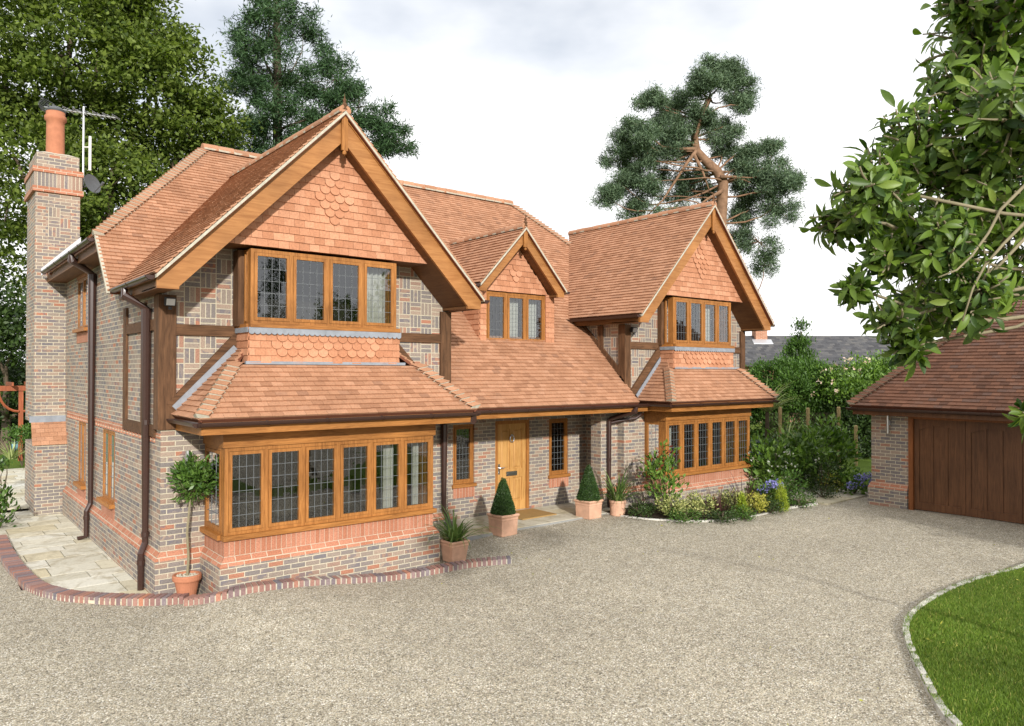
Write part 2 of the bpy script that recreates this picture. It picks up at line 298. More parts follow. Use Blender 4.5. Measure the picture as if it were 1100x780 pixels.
# ------------------------------------------------------------------ mesh builder
class MB:
    def __init__(s): s.v = []; s.f = []; s.k = []; s.cur = 0
    def pts(s, ps):
        i = len(s.v); s.v += [tuple(p) for p in ps]; return list(range(i, i+len(ps)))
    def face(s, ps): s.f.append(s.pts(ps)); s.k.append(s.cur)
    def fi(s, idx): s.f.append(list(idx)); s.k.append(s.cur)
    def box(s, x0, x1, y0, y1, z0, z1):
        a = s.pts([(x, y, z) for z in (z0, z1) for y in (y0, y1) for x in (x0, x1)])
        for q in ((0, 2, 3, 1), (4, 5, 7, 6), (0, 1, 5, 4), (2, 6, 7, 3), (0, 4, 6, 2), (1, 3, 7, 5)): s.fi([a[j] for j in q])
        return s
    def prism(s, poly, vec):
        """closed polygon (3D points, any winding) pushed along vec"""
        P = [Vector(p) for p in poly]; V = Vector(vec)
        n = Vector((0, 0, 0))
        for i in range(len(P)): n += P[i].cross(P[(i+1) % len(P)])
        if n.dot(V) > 0: P = P[::-1]
        a = s.pts(P); b = s.pts([p+V for p in P]); m = len(P)
        s.fi(a); s.fi(b[::-1])
        for i in range(m): j = (i+1) % m; s.fi([a[i], b[i], b[j], a[j]])
        return s
    def beam(s, p, q, wv, hv):
        """bar from p to q, section spanned by vectors wv and hv (full size, centred)"""
        p, q, wv, hv = Vector(p), Vector(q), Vector(wv), Vector(hv)
        return s.prism([p-wv/2-hv/2, p+wv/2-hv/2, p+wv/2+hv/2, p-wv/2+hv/2], q-p)
    def tube(s, path, r, n=8, cap=True, squash=1.0):
        P = [Vector(p) for p in path]; rs = r if isinstance(r, (list, tuple)) else [r]*len(P)
        rings = []; up = None
        for i, p in enumerate(P):
            t = (P[min(i+1, len(P)-1)]-P[max(i-1, 0)]).normalized()
            if up is None: up = Vector((0, 0, 1)) if abs(t.z) < 0.9 else Vector((1, 0, 0))
            a = t.cross(up).normalized(); b = a.cross(t).normalized(); up = b
            k = 1.0
            if 0 < i < len(P)-1:
                c = (P[i]-P[i-1]).normalized().dot(t); k = 1/max(c, 0.6)
            rings.append(s.pts([p+(a*math.cos(x)+b*math.sin(x)*squash)*rs[i]*k for x in [2*math.pi*j/n for j in range(n)]]))
        for A, B in zip(rings, rings[1:]):
            for j in range(n): k = (j+1) % n; s.fi([A[j], A[k], B[k], B[j]])
        if cap: s.fi(rings[0][::-1]); s.fi(rings[-1])
        return s
    def lathe(s, prof, c=(0, 0, 0), n=20):
        rings = [s.pts([(c[0]+r*math.cos(2*math.pi*j/n), c[1]+r*math.sin(2*math.pi*j/n), c[2]+z) for j in range(n)]) for r, z in prof]
        for A, B in zip(rings, rings[1:]):
            for j in range(n): k = (j+1) % n; s.fi([A[j], A[k], B[k], B[j]])
        return s
    def poly_holes(s, outer, holes, fn):
        """outer, holes in 2D; fn maps (a, b) to 3D; triangulated"""
        loops = [[Vector((a, b, 0)) for a, b in lp] for lp in [outer]+holes]
        flat = [p for lp in loops for p in lp]; idx = s.pts([fn(p.x, p.y) for p in flat])
        for t in tessellate_polygon(loops): s.fi([idx[i] for i in t])
def clean(me):
    import bmesh
    bm = bmesh.new(); bm.from_mesh(me); bmesh.ops.recalc_face_normals(bm, faces=bm.faces); bm.to_mesh(me); bm.free()
def new_obj(name, me, parent=None):
    o = bpy.data.objects.new(name, me); C.objects.link(o)
    if parent is not None:
        o.parent = parent; o.matrix_parent_inverse = Matrix.Translation(-parent_base(parent))
    return o
BASE = {}
def parent_base(p):
    b = Vector((0, 0, 0)); q = p
    while q is not None:
        if q.type == 'EMPTY' and q.name in BASE: b = BASE[q.name]; break
        q = q.parent
    return b if p.type == 'EMPTY' else Vector((0, 0, 0))
def obj(name, mb, mats, parent=None, smooth=False, recalc=False, label=None):
    me = bpy.data.meshes.new(name); me.from_pydata(mb.v, [], mb.f); me.update()
    ml = mats if isinstance(mats, (list, tuple)) else [mats]
    for m in ml: me.materials.append(M[m] if isinstance(m, str) else m)
    if len(ml) > 1: me.polygons.foreach_set('material_index', mb.k)
    if recalc: clean(me)
    uv = me.uv_layers.new(name='UVMap')
    nv = len(me.vertices); cov = np.empty(nv*3); me.vertices.foreach_get('co', cov); cov = cov.reshape(-1, 3)
    nl = len(me.loops); li = np.empty(nl, dtype=np.int32); me.loops.foreach_get('vertex_index', li)
    npoly = len(me.polygons); tot = np.empty(npoly, dtype=np.int32); me.polygons.foreach_get('loop_total', tot)
    nr = np.empty(npoly*3); me.polygons.foreach_get('normal', nr); nr = np.abs(nr.reshape(-1, 3))
    ax = np.repeat(np.argmax(nr*np.array([1.0, 1.0, 0.9]), axis=1), tot); P = cov[li]
    u = np.where(ax == 0, P[:, 1], P[:, 0]); v = np.where(ax == 2, P[:, 1], P[:, 2])
    uv.data.foreach_set('uv', np.stack([u, v], 1).ravel())
    if smooth: me.polygons.foreach_set('use_smooth', [True]*npoly)
    o = new_obj(name, me, parent)
    if label: o['label'] = label
    return o
def np_obj(name, verts, faces, mats, parent=None, mi=None, smooth=False):
    """verts (n,3) array, faces (m,k) array"""
    me = bpy.data.meshes.new(name); k = faces.shape[1]; nf = len(faces)
    me.vertices.add(len(verts)); me.vertices.foreach_set('co', np.asarray(verts, dtype=np.float32).ravel())
    me.loops.add(nf*k); me.loops.foreach_set('vertex_index', faces.astype(np.int32).ravel())
    me.polygons.add(nf); me.polygons.foreach_set('loop_start', np.arange(0, nf*k, k, dtype=np.int32)); me.polygons.foreach_set('loop_total', np.full(nf, k, dtype=np.int32))
    for m in (mats if isinstance(mats, (list, tuple)) else [mats]): me.materials.append(M[m])
    if mi is not None: me.polygons.foreach_set('material_index', np.asarray(mi, dtype=np.int32))
    if smooth: me.polygons.foreach_set('use_smooth', [True]*nf)
    me.update(calc_edges=True); me.validate()
    return new_obj(name, me, parent)
def thing(name, label, cat, loc=(0, 0, 0), group=None):
    o = bpy.data.objects.new(name, None); C.objects.link(o); o.location = loc; o.empty_display_size = 0.2
    BASE[o.name] = Vector(loc); o['label'] = label; o['category'] = cat
    if group: o['group'] = group
    return o
def tag(o, label, cat, group=None):
    o['label'] = label; o['category'] = cat
    if group: o['group'] = group
    return o
def struct(name, mb, m, kind='structure', **k):
    o = obj(name, mb, m, **k); o['kind'] = kind; return o

# ------------------------------------------------------------------ ground
def sstep(a, b, x): t = min(1, max(0, (x-a)/(b-a))); return t*t*(3-2*t)
def gz(x, y=None):
    h = 0.20*sstep(5.6, 9.5, x)+0.03*sstep(10, 17, x)
    if y is not None: h += 0.21*math.exp(-((x-3.75)/(0.75 if x < 3.75 else 1.55))**2-((y-10.2)/(0.85 if y > 10.2 else 2.2))**2)
    return h
mb = MB()
xs = list(np.concatenate([np.linspace(-400, -40, 8), np.linspace(-30, 60, 46), np.linspace(80, 600, 10)])); ys = list(np.concatenate([np.linspace(-400, -40, 8), np.linspace(-30, 80, 56), np.linspace(100, 800, 12)]))
idx = [[mb.pts([(x, y, gz(x)-0.09)])[0] for x in xs] for y in ys]
for j in range(len(ys)-1):
    for i in range(len(xs)-1): mb.fi([idx[j][i], idx[j][i+1], idx[j+1][i+1], idx[j+1][i]])
struct('ground', mb, 'turf')
mb = MB(); xs = np.linspace(-16, 19.2, 142); ys = np.linspace(-16, 13.2, 118)
def gzn(x, y): return gz(x, y)+0.010*math.sin(x*1.7+0.6*y)*math.sin(y*1.3)
idx = [[mb.pts([(x, y, gzn(x, y))])[0] for x in xs] for y in ys]
for j in range(len(ys)-1):
    for i in range(len(xs)-1): mb.fi([idx[j][i], idx[j][i+1], idx[j+1][i+1], idx[j+1][i]])
xs = np.linspace(-16, 1.35, 20); ys = np.linspace(13.2, 17.6, 8)
idx = [[mb.pts([(x, y, gzn(x, y))])[0] for x in xs] for y in ys]
for j in range(len(ys)-1):
    for i in range(len(xs)-1): mb.fi([idx[j][i], idx[j][i+1], idx[j+1][i+1], idx[j+1][i]])
struct('gravel_drive', mb, 'gravel')
def strip_of(curve):
    """arc-length resample of a 2D polyline smoothed by Catmull-Rom"""
    P = [np.array(p, float) for p in curve]; P = [2*P[0]-P[1]]+P+[2*P[-1]-P[-2]]; out = []
    for i in range(1, len(P)-2):
        for t in np.linspace(0, 1, 24, endpoint=False):
            a, b, c, d = P[i-1:i+3]
            out.append(0.5*((2*b)+(-a+c)*t+(2*a-5*b+4*c-d)*t*t+(-a+3*b-3*c+d)*t**3))
    out.append(P[-2]); return np.array(out)
def along(pl, step):
    seg = np.linalg.norm(np.diff(pl, axis=0), axis=1); s = np.concatenate([[0], np.cumsum(seg)])
    for d in np.arange(step/2, s[-1], step):
        i = min(np.searchsorted(s, d)-1, len(seg)-1); t = (d-s[i])/seg[i]; yield pl[i]+(pl[i+1]-pl[i])*t, (pl[i+1]-pl[i])/seg[i]
# patio west of the house: riven slabs laid in random courses, cut to the brick kerb
KERB = [(1.30, 17.4), (1.28, 15.6), (1.32, 14.2), (1.42, 13.1), (1.68, 12.36), (2.06, 11.84), (2.45, 11.45), (3.0, 10.98)]
KERB2 = [(2.98, 10.84), (3.36, 10.42), (3.97, 10.25), (4.9, 10.22), (5.83, 10.14), (6.78, 10.0), (7.25, 9.86), (7.74, 9.55)]
kpl = strip_of(KERB)
def clip_poly(poly, inside, cut):
    out = []
    for i in range(len(poly)):
        a, b = poly[i-1], poly[i]; ia, ib = inside(a), inside(b)
        if ia != ib: out.append(cut(a, b))
        if ib: out.append(b)
    return out
def clip_line(poly, p, n):
    f = lambda q: (q[0]-p[0])*n[0]+(q[1]-p[1])*n[1]
    return clip_poly(poly, lambda q: f(q) >= 0, lambda a, b: tuple(a[k]+(b[k]-a[k])*f(a)/(f(a)-f(b)) for k in (0, 1)))
mb = MB(); y = 11.5; rr = random.Random(3)
while y < 28:
    dep = rr.choice([0.42, 0.56, 0.56, 0.62]); x = -1.2 if y > 17.3 else 1.0; x -= rr.random()*0.4
    while x < 2.95:
        ln = rr.choice([0.55, 0.7, 0.84, 0.95]); z = 0.048+rr.uniform(-0.004, 0.004)
        if y > 20.2: z += 0.10
        q = [(x+0.009, y+0.010), (x+ln-0.009, y+0.010), (x+ln-0.009, y+dep-0.010), (x+0.009, y+dep-0.010)]
        if y < 17.3:
            for i in range(0, len(kpl)-6, 6):
                a, b = kpl[i], kpl[i+6]; n = (-(b-a)[1], (b-a)[0])
                if q and min(abs(a[1]-y), abs(b[1]-y)) < 1.2: q = clip_line(q, a, (n[0], n[1]))
        if q: q = clip_line(q, (2.80, 0), (-1, 0)) if y < 19.4 else q
        if q and len(q) > 2: mb.prism([(a, b, z) for a, b in q], (0, 0, -0.045))
        x += ln
    y += dep
struct('patio', mb, 'paving')
mb = MB(); mb.poly_holes([(1.30, 17.4), (-1.2, 17.4), (-1.2, 28.2), (2.9, 28.2), (2.9, 11.4)]+[tuple(p) for p in KERB[-2::-1][:6]], [], lambda a, b: (a, b, 0.02)); struct('patio_bed', mb, 'jointing')
def brick_run(curve, z, h, depth, step, w, seed=1):
    r = random.Random(seed); m = MB(); mo = MB(); pl = strip_of(curve)
    for p, t in along(pl, step):
        n = np.array((-t[1], t[0])); zz = z(p) + r.uniform(-0.003, 0.003); k = 1+r.uniform(-0.03, 0.03)
        q = [p-t*w/2, p+t*w/2, p+t*w/2+n*depth*k, p-t*w/2+n*depth*k]
        m.prism([(a, b, zz-0.05) for a, b in q], (0, 0, h+0.05))
    for i in range(0, len(pl)-4, 4):
        a, b = pl[i], pl[min(i+4, len(pl)-1)]; t = (b-a)/np.linalg.norm(b-a); n = np.array((-t[1], t[0])); zz = z(a)
        mo.prism([(q[0], q[1], zz-0.05) for q in (a+n*0.006, b+n*0.006, b+n*(depth-0.006), a+n*(depth-0.006))], (0, 0, h+0.036))
    return m, mo
kb = thing('brick_kerb', 'curved raised kerb of bricks on edge round the patio and bay', 'kerb', (2.3, 11.8, 0))
m, mo = brick_run(KERB, lambda p: gz(p[0], p[1]), 0.10, 0.225, 0.081, 0.060); obj('brick_course', m, 'edge', kb); obj('bedding', mo, 'mortar', kb)
m, mo = brick_run(KERB2, lambda p: gz(p[0], p[1])-0.01, 0.10, 0.20, 0.081, 0.060, 2); obj('brick_course', m, 'edge', kb); obj('bedding', mo, 'mortar', kb)
# entrance paving
mb = MB(); y = 11.22; r2 = random.Random(5)
while y < 12.62:
    dep = r2.choice([0.45, 0.5]); dep = min(dep, 12.64-y); x = 7.6
    while x < 12.9:
        ln = r2.choice([0.6, 0.75, 0.9]); z = 0.232+r2.uniform(-0.002, 0.002); x1 = min(x+ln, 13.0)
        mb.box(x+0.004, x1-0.004, y+0.004, y+dep-0.004, z-0.05, z); x += ln
    y += dep
struct('porch_paving', mb, 'paving')
mb = MB(); mb.box(7.55, 13.0, 11.19, 12.66, 0.05, 0.222); struct('porch_base', mb, 'greystone')
# path beside the garage
mb = MB()
for j in range(7):
    for i in range(3):
        x0 = 16.35+i*0.62+(j % 2)*0.2; y0 = 8.75+j*0.6; mb.box(x0+0.005, x0+0.612, y0+0.005, y0+0.592, 0.2, 0.262)
struct('garden_path', mb, 'paving')
# lawn in the foreground
LAWN = [(14.6, 4.0), (13.45, 4.08), (12.49, 4.23), (11.5, 4.31), (10.46, 4.26), (9.75, 4.16), (9.25, 4.01), (8.73, 3.75), (8.2, 3.42), (7.63, 3.03), (7.28, 2.72), (6.6, 2.0), (6.1, 1.0), (5.9, -1.0), (6.4, -3.5)]
lpl = strip_of(LAWN)
LPOLY = [tuple(p) for p in lpl[::6]]+[(15, -4)]
mb = MB(); mb.poly_holes(LPOLY, [], lambda a, b: (a, b, gz(a)+0.045)); struct('front_lawn', mb, 'turf')
m, mo = brick_run([(a, b) for a, b in LAWN], lambda p: gz(p[0]), 0.062, 0.065, 0.20, 0.185, 4)
# shake the setts a little so that they read as cleft stone
vv = np.array(m.v); vv += rng.uniform(-0.010, 0.010, vv.shape); m.v = [tuple(p) for p in vv]
se = thing('stone_edging', 'curved line of pale stone setts edging the front lawn', 'kerb', (9, 4, 0.1)); obj('setts', m, 'sett', se); obj('bedding', mo, 'mortar', se)
def in_poly(P, poly):
    x, y = P[:, 0], P[:, 1]; ins = np.zeros(len(P), bool); n = len(poly)
    for i in range(n):
        x0, y0 = poly[i]; x1, y1 = poly[i-1]
        c = ((y0 > y) != (y1 > y)) & (x < (x1-x0)*(y-y0)/(y1-y0+1e-12)+x0); ins ^= c
    return ins
P = rng.uniform((6.6, 1.6), (14.6, 4.35), (150000, 2)); P = P[in_poly(P, LPOLY)]
dd = np.hypot(P[:, 0], P[:, 1]); P = P[rng.random(len(P)) < np.clip(10/dd, 0.4, 1)]
n = len(P); a = rng.uniform(0, 2*np.pi, n); h = rng.uniform(0.022, 0.05, n); wd = 0.004
base = np.stack([P[:, 0], P[:, 1], np.array([gz(x) for x in P[:, 0]])+0.043], 1); dx = np.stack([np.cos(a), np.sin(a), 0*a], 1)*wd
tip = base+np.stack([rng.normal(0, 0.016, n), rng.normal(0, 0.016, n), h], 1)
V = np.stack([base-dx, base+dx, tip], 1).reshape(-1, 3); F = np.arange(n*3).reshape(-1, 3)
o = np_obj('lawn_grass', V, F, 'blade'); o['kind'] = 'stuff'; o['label'] = 'short mown grass of the front lawn'
# planting bed soil in front of the right bay and beyond
BEDL = [(11.75, 11.3), (11.78, 10.9), (11.95, 10.3), (12.4, 9.65), (13.0, 9.27), (14.0, 9.08), (15.2, 9.1), (16.3, 9.0)]
mb = MB(); mb.poly_holes(BEDL+[(16.35, 12.9), (24, 12.9), (24, 14), (12.6, 14), (12.6, 11.3)], [], lambda a, b: (a, b, 0.252)); struct('planting_bed', mb, 'soil')
m, mo = brick_run(BEDL[::-1], lambda p: gz(p[0]), 0.035, 0.06, 0.24, 0.232, 8); se = thing('bed_edging', 'thin pale stone edging along the planting bed by the bay', 'kerb', (13, 9.2, .2)); obj('edging_stones', m, 'sett', se); obj('bedding', mo, 'mortar', se)

# ------------------------------------------------------------------ the house
H = thing('brick_house', 'large brick house with orange clay tile roofs, two tile hung gables and honey oak windows', 'house', (8, 14, 0))
def clip_rect(poly, a0, a1, b0, b1):
    for ax, lim, sg in ((0, a0, 1), (0, a1, -1), (1, b0, 1), (1, b1, -1)):
        f = lambda q: sg*(q[ax]-lim)
        poly = clip_poly(poly, lambda q: f(q) >= -1e-9, lambda a, b: tuple(a[k]+(b[k]-a[k])*f(a)/(f(a)-f(b)) for k in (0, 1)))
        if len(poly) < 3: return []
    return poly
def tile_field(mb, O, U, V, poly, gauge=0.10, tw=0.165, th=0.030, ext=0.03, exclude=(), scallop=None, seed=1, gap=0.0035, low=0.003, v0=0.0):
    """individual tiles over a planar polygon given in (u, v); each tile is lifted at its lower edge and slightly askew"""
    O, U, V = Vector(O), Vector(U).normalized(), Vector(V).normalized(); Nn = U.cross(V).normalized(); r = random.Random(seed)
    us = [p[0] for p in poly]; vz = [p[1] for p in poly]
    r0 = int(math.floor((min(vz)-v0)/gauge)); r1 = int(math.ceil((max(vz)-v0)/gauge))
    for row in range(r0, r1):
        off = (row % 2)*tw/2; va, vb = v0+row*gauge, v0+(row+1)*gauge
        band = clip_rect(poly, min(us)-1, max(us)+1, va, vb)
        if not band: continue
        ub0, ub1 = min(p[0] for p in band), max(p[0] for p in band)
        for c in range(int(math.floor((ub0-off)/tw)), int(math.ceil((ub1-off)/tw))+1):
            ua, ub = off+c*tw, off+(c+1)*tw
            lift = th+r.uniform(-0.002, 0.002); skew = r.uniform(-0.0015, 0.0015); dv = r.uniform(-0.003, 0.003)
            if any(e[0] < (ua+ub)/2 < e[1] and e[2] < (va+vb)/2 < e[3] for e in exclude): continue
            q = clip_rect(poly, ua+gap/2, ub-gap/2, va, vb)
            if len(q) < 3: continue
            whole = abs(min(p[0] for p in q)-ua) < gap and abs(max(p[0] for p in q)-ub) < gap and len(q) == 4
            def P(u, v, extra=0.0):
                k = (v-va)/(gauge+ext); hgt = lift*(1-k)+low*k+skew*(u-ua)/tw+extra
                return O+U*u+V*v+Nn*hgt
            if scallop and whole and scallop(row, c):
                um = (ua+ub)/2; rad = tw/2-gap/2; arc = [(um-rad*math.cos(t), va-0.012+rad*0.85*(1-math.sin(t))) for t in [math.pi*i/8 for i in range(9)]]
                top = [P(ub-gap/2, vb+ext), P(ua+gap/2, vb+ext)]; fr = [P(u, v, 0.012) for u, v in arc]
                i0 = mb.pts(fr+top); mb.fi(i0)
                i1 = mb.pts([p-Nn*(lift+0.010) for p in fr])
                for i in range(8): mb.fi([i1[i], i1[i+1], i0[i+1], i0[i]])
                continue
            q2 = []
            for (u, v) in q:
                if abs(v-vb) < 1e-6: q2.append((u, vb+ext))
                elif abs(v-va) < 1e-6: q2.append((u, va+dv))
                else: q2.append((u, v))
            if sum((q2[i-1][0]*q2[i][1]-q2[i][0]*q2[i-1][1]) for i in range(len(q2))) < 0: q2 = q2[::-1]
            idx = mb.pts([P(u, v) for u, v in q2]); mb.fi(idx)
            m = len(q2)
            for i in range(m):
                a, b = q2[i], q2[(i+1) % m]
                if not (abs(a[1]-vb-ext) < 1e-6 and abs(b[1]-vb-ext) < 1e-6):
                    A = mb.v[idx[i]]; B = mb.v[idx[(i+1) % m]]; k = mb.pts([Vector(A)-Nn*(th*0.95), Vector(B)-Nn*(th*0.95)])
                    mb.fi([k[0], k[1], idx[(i+1) % m], idx[i]])
def deck(mb, O, U, V, poly, exclude=(), t=0.05):
    O, U, V = Vector(O), Vector(U).normalized(), Vector(V).normalized(); Nn = U.cross(V).normalized()
    holes = [[(e[0], e[2]), (e[1], e[2]), (e[1], e[3]), (e[0], e[3])] for e in exclude]
    mb.poly_holes(poly, holes, lambda a, b: O+U*a+V*b-Nn*0.004)
    mb.poly_holes(poly, holes, lambda a, b: O+U*a+V*b-Nn*(0.004+t))
    for i in range(len(poly)):
        a, b = poly[i-1], poly[i]; mb.face([O+U*a[0]+V*a[1]-Nn*0.004, O+U*b[0]+V*b[1]-Nn*0.004, O+U*b[0]+V*b[1]-Nn*(0.004+t), O+U*a[0]+V*a[1]-Nn*(0.004+t)])
def roof(polyxyz, seed=1, exclude_xy=None, parent=None, up=None, mat='tile', name='roof', tiles=True, gauge=0.10):
    """polyxyz: planar polygon whose first edge is the eave (left to right seen from outside)"""
    Q = [Vector(p) for p in polyxyz]; U = (Q[1]-Q[0]).normalized(); n = Vector((0, 0, 0))
    for i in range(len(Q)): n += Q[i].cross(Q[(i+1) % len(Q)])
    n.normalize(); V = n.cross(U).normalized(); O = Q[0]
    if n.z < 0: raise ValueError('roof facing down')
    poly = [((q-O).dot(U), (q-O).dot(V)) for q in Q]; ex = []
    if exclude_xy:
        for (a, b) in exclude_xy: a, b = Vector(a), Vector(b); ex.append(((a-O).dot(U), (b-O).dot(U), (a-O).dot(V), (b-O).dot(V)))
    d = MB(); deck(d, O, U, V, poly, ex); o = obj(name, d, 'deck', parent or H)
    if tiles:
        t = MB(); tile_field(t, O, U, V, poly, gauge, exclude=ex, seed=seed); obj('roof_tiles', t, mat, o)
    return o
def ridge(p, q, parent, rad=0.115, seg=0.32, mat='tile'):
    p, q = Vector(p), Vector(q); d = (q-p); Ln = d.length; d.normalize(); side = d.cross(Vector((0, 0, 1))).normalized(); up = side.cross(d)
    t = MB(); mo = MB(); n = max(1, round(Ln/seg)); sg = Ln/n; r = random.Random(int(p.x*100))
    arc = [R_(a) for a in range(-20, 201, 20)]
    for i in range(n):
        k = r.uniform(-0.006, 0.006); a, b = p+d*(i*sg+0.006), p+d*((i+1)*sg-0.006)
        rings = [t.pts([c+side*math.cos(x)*rd+up*(math.sin(x)*rd*0.9+k-0.02) for x in arc]) for c, rd in ((a, rad), (b, rad+0.004))]
        for j in range(len(arc)-1): t.fi([rings[0][j], rings[1][j], rings[1][j+1], rings[0][j+1]])
        for ring, c in ((rings[0], a), (rings[1], b)): t.fi(ring)
    rings = [mo.pts([c+side*math.cos(x)*(rad-0.01)*(1.12 if math.sin(x) < 0.2 else 1)+up*(math.sin(x)*(rad-0.010)*0.9-0.024) for x in arc]) for c in (p+d*0.02, q-d*0.02)]
    for j in range(len(arc)-1): mo.fi([rings[0][j], rings[1][j], rings[1][j+1], rings[0][j+1]])
    mo.fi(rings[0]); mo.fi(rings[1])
    o = obj('ridge_tiles', t, mat, parent, smooth=False); obj('ridge_mortar', mo, 'mortar', o); return o
def bonnets(p, q, s1, s2, parent, step=0.112, wdt=0.155, mat='tile'):
    """overlapping bonnet tiles up a hip from p (eave) to q; s1, s2 run down each roof slope away from the hip"""
    p, q = Vector(p), Vector(q); d = q-p; Ln = d.length; d.normalize(); s1, s2 = Vector(s1).normalized(), Vector(s2).normalized()
    up = (-(s1+s2)); up = (up-d*up.dot(d)).normalized()
    if up.z < 0: up = -up
    t = MB(); mo = MB(); n = int(Ln/step); r = random.Random(5)
    ks = [-1, -0.6, -0.25, 0, 0.25, 0.6, 1]
    def sec(c, lift):
        out = []
        for k in ks:
            s = s1 if k < 0 else s2; a = abs(k)
            out.append(c+s*(wdt*a)+up*(lift*(1-a*0.35)+0.016*(1-a)))
        return out
    for i in range(n):
        c0 = p+d*(i*step-0.02+r.uniform(-.004, .004)); c1 = c0+d*(step+0.06)
        A = sec(c0, 0.098); B = sec(c1, 0.030); Cc = sec(c0+d*0.004, 0.082); D = sec(c0+d*0.006, 0.004)
        ia, ib, ic = t.pts(A), t.pts(B), t.pts(Cc)
        for j in range(len(ks)-1): t.fi([ia[j], ib[j], ib[j+1], ia[j+1]]); t.fi([ia[j], ia[j+1], ic[j+1], ic[j]])
        im, idn = mo.pts(Cc), mo.pts(D)
        for j in range(len(ks)-1): mo.fi([im[j], im[j+1], idn[j+1], idn[j]])
    o = obj('hip_tiles', t, mat, parent); obj('hip_mortar', mo, 'mortar', o); return o
def gutter(p, q, parent=None, r=0.058, brk=0.9):
    p, q = Vector(p), Vector(q); d = (q-p); Ln = d.length; d.normalize(); side = d.cross(Vector((0, 0, 1))).normalized(); m = MB()
    ar = [math.pi*(1+i/8) for i in range(9)]
    prof = [(math.cos(a)*r, math.sin(a)*r) for a in ar]+[(math.cos(a)*(r-0.008), math.sin(a)*(r-0.008)) for a in ar[::-1]]
    A = m.pts([p+side*x+Vector((0, 0, z)) for x, z in prof]); B = m.pts([q+side*x+Vector((0, 0, z)) for x, z in prof]); n = len(prof)
    for i in range(n): j = (i+1) % n; m.fi([A[i], A[j], B[j], B[i]])
    m.fi(A[:9]); m.fi(B[:9])
    k = max(1, int(Ln/brk))
    for i in range(k+1):
        c = p+d*(0.03+(Ln-0.06)*i/k); o2 = [(x*1.13, z*1.13) for x, z in prof[:9]]
        m.prism([c+side*x+Vector((0, 0, z+0.003)) for x, z in o2], d*0.028)
    return obj('gutter', m, 'pvc', parent or H, recalc=True)
def pipe(path, parent=None, r=0.037, collars=(), base=None):
    m = MB(); m.tube(path, r, 10)
    for c, d in collars: c, d = Vector(c), Vector(d).normalized(); m.tube([c-d*0.035, c+d*0.035], r*1.28, 10)
    return obj('downpipe', m, 'pvc', parent or H, smooth=False)

